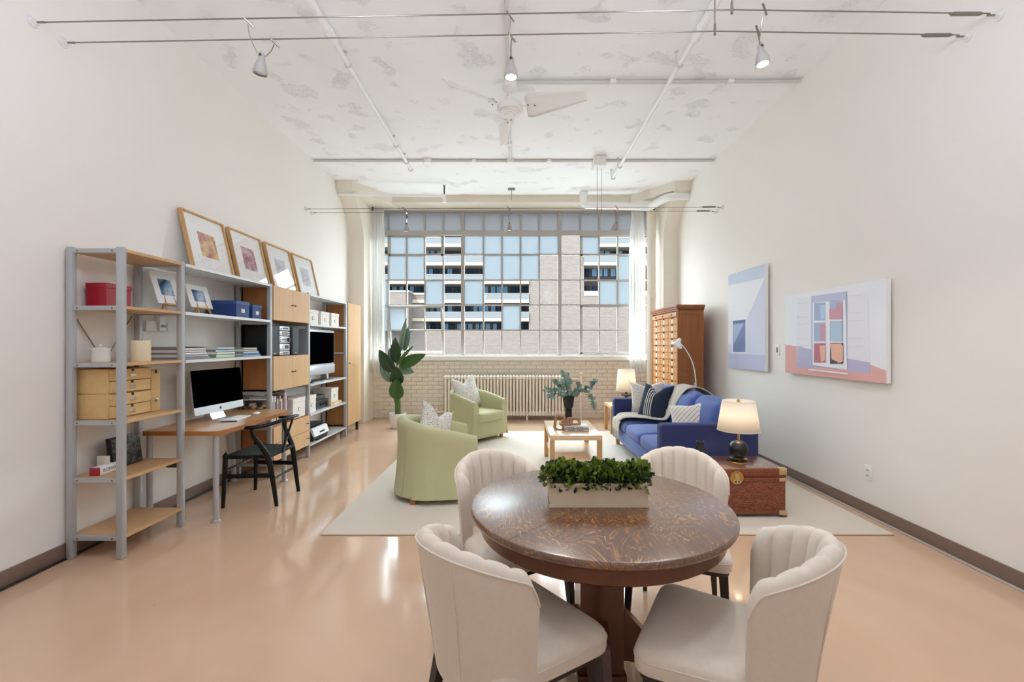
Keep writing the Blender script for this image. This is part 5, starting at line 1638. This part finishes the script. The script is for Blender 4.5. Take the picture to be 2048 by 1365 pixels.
for c_ in range(3):
    for r_ in range(rows):
        d_ = put('drawer', dme, t, (X0c+0.004-2.55, Y0c+0.04+cw*(c_+0.5)-7.24, 1.815-rh*(r_+0.5)))
        put('label_plate', lme, d_, (0, 0.0, -0.004))
        put('knob', kme, d_, (0, 0.0, 0.044))
# arc floor lamp behind the sofa
t = thing('floor_lamp', 'slim white curved reading lamp behind the sofa', 'lamp', (2.50, 6.30, 0))
mb = MB(); mb.lathe([(0.13, 0.0), (0.13, 0.015), (0.02, 0.022)], n=28); mb.build('base', 'silver_plastic', t)
mb = MB(); mb.cyl((0, 0, 0.02), (0, 0, 0.87), 0.016, n=12); mb.build('pole', 'silver_plastic', t)
mb = MB(); mb.tube(spline([(0.0, 0, 0.82), (0.0, 0, 0.95), (-0.04, 0, 1.15), (-0.13, 0, 1.33), (-0.235, 0, 1.45)], 6), 0.008, 8); mb.build('arm', 'white_plastic', t)
mt = Matrix.Translation((-0.235, 0, 1.45)) @ Matrix.Rotation(0.45, 4, 'Y')
mb = MB(mat=mt); mb.lathe([(0.012, 0.05), (0.022, 0.045), (0.03, 0.0), (0.075, -0.055), (0.08, -0.075), (0.076, -0.075), (0.02, -0.01)], n=24); mb.build('shade', 'white_plastic', t)
mb = MB(); mb.cyl((0, -0.018, 0.86), (0, 0.018, 0.86), 0.014, n=10); mb.build('joint', 'silver_plastic', t)

# ------------------------------------------------------------------ rattan trunk with lamp
t = thing('rattan_trunk', 'dark red-brown rattan trunk with brass corners beside the sofa', 'trunk', (1.79, 3.89, RZ))
x0, x1, y0, y1 = -0.40, 0.40, -0.21, 0.21
MB().box(x0, x1, y0, y1, 0.025, 0.30, 0.006).build('body', 'rattan', t)
MB().box(x0-0.004, x1+0.004, y0-0.004, y1+0.004, 0.025, 0.055, 0.004).build('bottom_band', 'rattan_band', t)
MB().box(x0-0.004, x1+0.004, y0-0.004, y1+0.004, 0.288, 0.325, 0.004).build('middle_band', 'rattan_band', t)
l_ = MB().box(x0-0.004, x1+0.004, y0-0.004, y1+0.004, 0.329, 0.394, 0.006).build('lid', 'rattan_band', t)
MB().box(x0+0.01, x1-0.01, y0+0.01, y1-0.01, 0.394, 0.397, 0.001).build('lid_panel', 'table_oak', l_)
for x in (x0+0.01, x1-0.01):
    for y in (y0+0.02, y1-0.02):
        MB().box(x-0.02, x+0.02, y-0.02, y+0.02, 0, 0.026, 0.003).build('foot', 'rattan_band', t)
for sx in (-1, 1):
    for z0_, z1_ in ((0.345, 0.399), (0.292, 0.322), (0.022, 0.058)):
        xa, xb = (x1-0.055, x1+0.0065) if sx > 0 else (x0-0.0065, x0+0.055)
        MB().box(xa, xb, y0-0.0065, y0+0.04, z0_, z1_, 0.003).build('brass_corner', 'gold_plate', t)
mb = MB(); mb.tube([(0, y0-0.0045, 0.325), (0, y0-0.010, 0.325)], 0.055, 24); lk = mb.build('lock_plate', 'brass', t)
mb = MB(); mb.rings([[(x, y_, z+0.315) for x, z in round_poly([(-0.02, 0.04), (-0.016, 0.0), (-0.034, -0.012), (-0.03, -0.035), (0.03, -0.035), (0.034, -0.012), (0.016, 0.0), (0.02, 0.04)], 0.008, 3)] for y_ in (y0-0.010, y0-0.018)]); mb.build('hasp', 'gold_plate', lk)
for x in (-0.012, 0.012): MB().box(x-0.004, x+0.004, y0-0.0195, y0-0.017, 0.285, 0.302).build('keyhole', 'slot_dark', lk)
t = thing('table_lamp', 'table lamp with black ball base and white shade on the trunk', 'lamp', (1.915, 3.90, RZ+0.397), group='table lamps')
mb = MB(); mb.lathe([(0.088, 0), (0.09, 0.004), (0.088, 0.009), (0.03, 0.012)], n=32); mb.build('base_plate', 'brass', t)
mb = MB(); mb.lathe([(0.055, 0.024), (0.07, 0.03), (0.055, 0.036)], n=28); mb.cyl((0, 0, 0.01), (0, 0, 0.04), 0.01, n=10); mb.build('base_ring', 'gold_plate', t)
mb = MB(); mb.ell((0, 0, 0.108), (0.079, 0.079, 0.077), 32, 20); mb.build('ball', 'ceramic_black', t)
mb = MB(); mb.cyl((0, 0, 0.182), (0, 0, 0.30), 0.012, n=14); mb.build('neck', 'brass', t)
shade(t, 0.17, 0.13, 0.268, 0.52); lamp_light(t, 0.38, 7)
t = thing('bottle_vase', 'small black slanted bottle vase on the trunk', 'vase', (1.60, 3.93, RZ+0.397))
mb = MB(); mb.lathe([(0.045, 0), (0.055, 0.01), (0.06, 0.05), (0.045, 0.1), (0.03, 0.14), (0.03, 0.165), (0.024, 0.167), (0.02, 0.15)], n=24); mb.build('body', 'ceramic_black', t)
mb = MB(); mb.tube([(0.03*math.cos(2*PI*k/20), 0.03*math.sin(2*PI*k/20), 0.166) for k in range(21)], 0.003, 5, caps=False); mb.build('lip', 'dark_metal', t)

# ------------------------------------------------------------------ bird of paradise plant
PX, PYp = px(795, 7.68), 7.68
t = thing('plant_pot', 'round white pot of the large plant by the window', 'pot', (PX, PYp, 0))
mb = MB(); mb.lathe([(0.105, 0), (0.115, 0.008), (0.14, 0.24), (0.142, 0.25), (0.132, 0.25), (0.125, 0.21), (0.05, 0.205)], n=36); mb.build('pot_body', 'ceramic_white', t)
mb = MB(); mb.lathe([(0.128, 0.215), (0.06, 0.22), (0.01, 0.222)], n=24); mb.build('soil', 'soil', t)
t = thing('bird_of_paradise', 'tall leafy bird of paradise plant in the white pot', 'plant', (PX, PYp, 0.2225))
def lp(x, y, Y=PYp): return at(740+0.176*x, 630+0.176*y, Y)
def leaf(base, tip, wpx, dY, mat_, bend=0.04, twist=0.0, fold=0.2):
    b, e = lp(base[0], base[1], PYp+dY*0.6), lp(tip[0], tip[1], PYp+dY)
    d = e-b
    L = d.length
    ax = d.normalized()
    view = Vector((0.0, -1.0, 0.15))
    side = ax.cross(view).normalized()
    nrm = side.cross(ax).normalized()
    if nrm.y > 0: nrm = -nrm
    side2 = (side*math.cos(twist)+nrm*math.sin(twist)).normalized()
    nrm2 = ax.cross(side2).normalized()
    if nrm2.y > 0: nrm2 = -nrm2
    hw = 1.2*wpx*0.176/F*PYp/2
    def fn(u, v):
        s = 2*v-1
        prof = (math.sin(PI*min(1, u**0.8*0.97+0.015)))**0.75*(1-0.15*u)
        rag = 1-0.10*(0.5+0.5*math.sin(u*46+s*2))*(abs(s) > 0.8)*(u > 0.15)
        return b+ax*(L*u)+side2*(hw*prof*s*rag)+nrm2*(bend*math.sin(PI*u)+hw*prof*(-fold*(1-abs(s))))
    mb = W(t); mb.grid(fn, 22, 10); o = mb.build('leaf', mat_, t, 80)
    md = o.modifiers.new('thickness', 'SOLIDIFY'); md.thickness = 0.002
    mb = W(t); mb.tube([Vector(fn(u, 0.5))+nrm2*0.003 for u in (0, 0.25, 0.5, 0.75, 0.97)], [0.006, 0.005, 0.004, 0.003, 0.001], 5); mb.build('midrib', 'stem_green', o)
    a_ = hash01(base[0], tip[1])*2*PI
    p0 = Vector((PX+0.05*math.cos(a_), PYp+0.05*math.sin(a_), 0.20))
    mb = W(t); mb.tube(spline([p0, p0*0.5+b*0.5+Vector((0, 0, 0.0)), b], 5), [0.012]*4+[0.010]*4+[0.007]*3, 8); mb.build('stem', 'stem_green', t)
for args in (((345, 420), (415, 40), 75, 0.10, 'leaf_grey', 0.02, 0.5), ((390, 405), (438, 135), 95, 0.12, 'leaf_grey', 0.02, 0.2), ((305, 550), (285, 262), 118, -0.02, 'leaf_dark', 0.03, 0.1),
             ((262, 650), (105, 402), 135, -0.06, 'leaf_dark', 0.04, 0.1), ((235, 765), (118, 540), 95, 0.02, 'leaf_grey', 0.04, 0.2), ((305, 575), (492, 355), 56, -0.08, 'leaf_green', 0.02, 0.6),
             ((345, 585), (632, 450), 125, -0.05, 'leaf_green', 0.05, 0.0), ((335, 610), (498, 655), 100, 0.05, 'leaf_grey', 0.03, 0.1), ((315, 800), (300, 590), 145, -0.10, 'leaf_dark', 0.03, 0.0),
             ((308, 962), (298, 728), 155, -0.14, 'leaf_green', 0.03, 0.0), ((270, 540), (222, 380), 95, 0.08, 'leaf_grey', 0.02, 0.3)):
    leaf(*args)

# ================================================================== dining group
TX, TY, TR, TH = 0.352, 1.925, 0.537, 0.752
t = thing('dining_table', 'round dark oak pedestal dining table with glossy top', 'table', (TX, TY, 0))
d45 = Vector((1, 1, 0)).normalized()
n45 = Vector((1, -1, 0)).normalized()
def half_disc(sg, r, gap=0.0008, n=40):
    return [d45*(r*math.cos(PI*k/n))+n45*(sg*(gap+r*math.sin(PI*k/n))) for k in range(n+1)]
for sg in (-1, 1):
    mb = MB()
    rs = []
    for r, z in ((TR-0.012, TH-0.032), (TR-0.004, TH-0.028), (TR, TH-0.02), (TR, TH-0.012), (TR-0.004, TH-0.003), (TR-0.010, TH)):
        rs.append([p+Vector((0, 0, z)) for p in half_disc(sg, r)])
    mb.rings(rs)
    mb.build('table_leaf', 'table_oak', t)
    mb = MB()
    rs = []
    for r, z in ((TR-0.015, TH-0.032), (TR-0.03, TH-0.04), (TR-0.04, TH-0.05), (TR-0.042, TH-0.095), (TR-0.055, TH-0.105), (TR-0.08, TH-0.106)):
        rs.append([p+Vector((0, 0, z)) for p in half_disc(sg, r)])
    mb.rings(rs)
    mb.build('apron', 'pedestal_oak', t)
mb = MB(); mb.rings([[(x*w_, y*w_, z) for x, y in ((-1, -1), (1, -1), (1, 1), (-1, 1))] for w_, z in ((0.088, 0.08), (0.088, 0.5), (0.09, TH-0.1))]); mb.build('pedestal', 'pedestal_oak', t)
MB().box(-0.1, 0.1, -0.1, 0.1, 0.055, 0.082, 0.006).build('plinth', 'pedestal_oak', t)
for k in range(4):
    mt = Matrix.Rotation(PI/2*k-0.08, 4, 'Z')
    mb = MB(mat=mt)
    top = spline([(0.06, 0.30), (0.12, 0.29), (0.20, 0.21), (0.28, 0.11), (0.34, 0.06)], 4)
    bot = spline([(0.06, 0.10), (0.14, 0.10), (0.22, 0.06), (0.28, 0.02), (0.34, 0.0)], 4)
    for w0 in (0.028,):
        mb.rings([[(a[0], -w0, a[1]), (a[0], w0, a[1]), (b[0], w0, b[1]), (b[0], -w0, b[1])] for a, b in zip(top, bot)])
    mb.build('foot', 'pedestal_oak', t)

# planter
t = thing('planter_box', 'long cream wooden planter box on the dining table', 'planter', (0.335, 1.938, TH), rotz=0.0)
xa, xb = px(1100, 1.855)-0.335, px(1296, 1.855)-0.335
ya, yb, hb_ = -0.085, 0.07, 0.098
for a_, b_, c_, d_ in ((xa, xb, ya, ya+0.012), (xa, xb, yb-0.012, yb), (xa, xa+0.012, ya+0.012, yb-0.012), (xb-0.012, xb, ya+0.012, yb-0.012)):
    MB().box(a_, b_, c_, d_, 0, hb_, 0.0015, 1).build('side_board', 'planter_paint', t)
MB().box(xa, xb, ya, yb, 0.0005, 0.01).build('bottom', 'planter_paint', t)
mb = MB()
mb.box(xa-0.004, xb+0.004, ya-0.004, ya, 0.0, 0.014, 0.0015, 1); mb.box(xa-0.003, xb+0.003, ya-0.003, ya, 0.074, 0.080, 0.001, 1); mb.box(xa-0.004, xb+0.004, ya-0.004, ya, 0.086, 0.099, 0.0015, 1)
mb.build('moulding', 'planter_paint', t)
t = thing('boxwood_foliage', 'dense dark green boxwood sprigs filling the planter', 'plant', (0.335, 1.938, TH+0.06))
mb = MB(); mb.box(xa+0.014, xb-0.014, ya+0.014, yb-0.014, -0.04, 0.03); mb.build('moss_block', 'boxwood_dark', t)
rnd = random.Random(3)
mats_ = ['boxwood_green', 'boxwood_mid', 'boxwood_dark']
mb = MB()
for k in range(1700):
    cx_ = xa-0.012+(xb-xa+0.024)*rnd.random()
    cl = 0.010*math.sin(cx_*38)+0.006*math.sin(cx_*83+1)
    ang = rnd.random()*2*PI
    el = rnd.uniform(-0.3, 1.25)
    rad = rnd.uniform(0.55, 1.0)**0.5
    dx_, dy_, dz_ = math.cos(ang)*math.cos(el), math.sin(ang)*math.cos(el), math.sin(el)
    c_ = Vector((cx_+dx_*0.012, (ya+yb)/2+dy_*rad*0.09, 0.035+dz_*rad*(0.062+cl)))
    ax = (Vector((dx_, dy_, dz_*0.8+0.25))+Vector((rnd.uniform(-.6, .6), rnd.uniform(-.6, .6), rnd.uniform(-.6, .6)))).normalized()
    sd = ax.cross(Vector((rnd.uniform(-1, 1), rnd.uniform(-1, 1), rnd.uniform(-1, 1)))).normalized()
    L = rnd.uniform(0.02, 0.032); w_ = L*0.36
    nn = ax.cross(sd)*0.0025
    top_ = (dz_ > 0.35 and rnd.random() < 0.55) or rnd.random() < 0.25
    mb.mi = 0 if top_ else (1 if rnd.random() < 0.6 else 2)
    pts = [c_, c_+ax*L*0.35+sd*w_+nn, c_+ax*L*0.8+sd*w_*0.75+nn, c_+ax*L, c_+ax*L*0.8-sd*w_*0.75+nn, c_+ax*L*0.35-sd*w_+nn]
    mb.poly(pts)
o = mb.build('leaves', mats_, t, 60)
tag(o, kind='stuff')

# dining chairs
NCH = 9
def chair_shell():
    T = 0.052
    def base(th, z):
        s = max(0.0, (z-0.33)/0.5)
        w_ = 0.225+0.03*s
        b_ = 0.195+0.085*s
        return Vector((w_*math.sin(th), -0.055-b_*math.cos(th)-0.0*s, z)), Vector((-math.sin(th), math.cos(th), 0))
    NT = NCH*8
    rings, edge = [], []
    for k in range(NT+1):
        u = k/NT
        th = math.radians(-84+168*u)
        zt = 0.715+0.112*max(0, math.cos(th))**0.9
        zt -= 0.06*max(0, (abs(u-0.5)-0.44)/0.06)**2.2
        sc = abs(math.sin(NCH*PI*u))**0.55
        ring = []
        for j in range(8):
            z = 0.37+(zt-0.03-0.37)*j/7
            p, n = base(th, z)
            ring.append(p+n*(0.004*math.sin(PI*j/7)))
        for j in range(1, 8):
            a_ = PI*j/8
            p, n = base(th, zt-0.028)
            ring.append(p+n*(T/2-T/2*math.cos(a_)+0.008*sc*(j/8))+Vector((0, 0, 0.03*math.sin(a_)+0.006*sc*math.sin(a_))))
        for j in range(0, 7):
            z = zt-0.028-(zt-0.028-0.42)*j/6
            p, n = base(th, z)
            ring.append(p+n*(T+0.014*sc))
        rings.append(ring)
        p, n = base(th, zt-0.022)
        edge.append(p-n*0.001+Vector((0, 0, 0.004)))
    mb = MB()
    mb.rings(rings, True, True, closed=False)
    return mb.mesh('chair_backrest', 'chair_linen', 40), edge, base
shell_me, shell_edge, shell_base = chair_shell()
mb = MB(); mb.tube(shell_edge, 0.0035, 5); piping_me = mb.mesh('chair_piping', 'chair_linen')
seat_poly = round_poly([(0.25, 0.245), (-0.25, 0.245), (-0.205, -0.21), (0.205, -0.21)], [0.07, 0.07, 0.08, 0.08], 6)
mb = MB()
cen = Vector((0, 0.03))
mb.rings([[(cen.x+(x-cen.x)*s_, cen.y+(y-cen.y)*s_, z) for x, y in seat_poly] for s_, z in ((0.95, 0.392), (0.99, 0.396), (1.0, 0.405), (1.0, 0.44), (0.985, 0.452), (0.94, 0.464), (0.8, 0.474), (0.5, 0.479), (0.15, 0.48))])
seat_me = mb.mesh('chair_seat', 'chair_linen', 50)
mb = MB()
mb.tube([(x*1.002, y*1.002+0.0, 0.438) for x, y in seat_poly]+[(seat_poly[0][0]*1.002, seat_poly[0][1]*1.002, 0.438)], 0.0028, 5, caps=False)
seatpipe_me = mb.mesh('seat_piping', 'chair_linen')
mb = MB(); mb.rings([[(x*0.95, y*0.95, z) for x, y in seat_poly] for z in (0.374, 0.393)]); under_me = mb.mesh('chair_underframe', 'chair_leg')
leg_mes = []
for (xt, yt, xb_, yb_) in ((-0.205, 0.19, -0.225, 0.22), (0.205, 0.19, 0.225, 0.22), (-0.165, -0.17, -0.185, -0.25), (0.165, -0.17, 0.185, -0.25)):
    leg_mes.append(MB().beam((xt, yt, 0.38), (xb_, yb_, 0), 0.04, 0.022).mesh('chair_leg', 'chair_leg'))
seam_mes = []
for s in (-1, 1):
    pts = []
    for k in range(9):
        z = 0.375+0.41*k/8
        p, n = shell_base(math.radians(s*(20+6*k/8)), z)
        pts.append(p+n*(0.002))
    seam_mes.append(MB().tube(pts, 0.0028, 5).mesh('chair_seam', 'chair_linen'))
def dining_chair(bx, by, ang, label):
    """bx, by: outer centre of the back; ang: heading in degrees"""
    a_ = math.radians(ang)
    loc = (bx+0.30*math.cos(a_), by+0.30*math.sin(a_), 0)
    t = thing('dining_chair', label, 'chair', loc, rotz=a_-PI/2, group='cream channel-back dining chairs')
    put('backrest', shell_me, t); put('backrest_piping', piping_me, t)
    put('seat', seat_me, t); put('seat_piping', seatpipe_me, t); put('underframe', under_me, t)
    for me in leg_mes: put('leg', me, t)
    for me in seam_mes: put('back_seam', me, t)
dining_chair(-0.25, 1.385, 38, 'cream dining chair nearest us on the left, back turned to us')
dining_chair(0.955, 1.37, 151, 'cream dining chair nearest us on the right, seen from its side')
dining_chair(-0.18, 2.53, -58, 'cream dining chair across the table beside the green armchair')
dining_chair(0.94, 2.60, -112, 'cream dining chair across the table in front of the trunk')
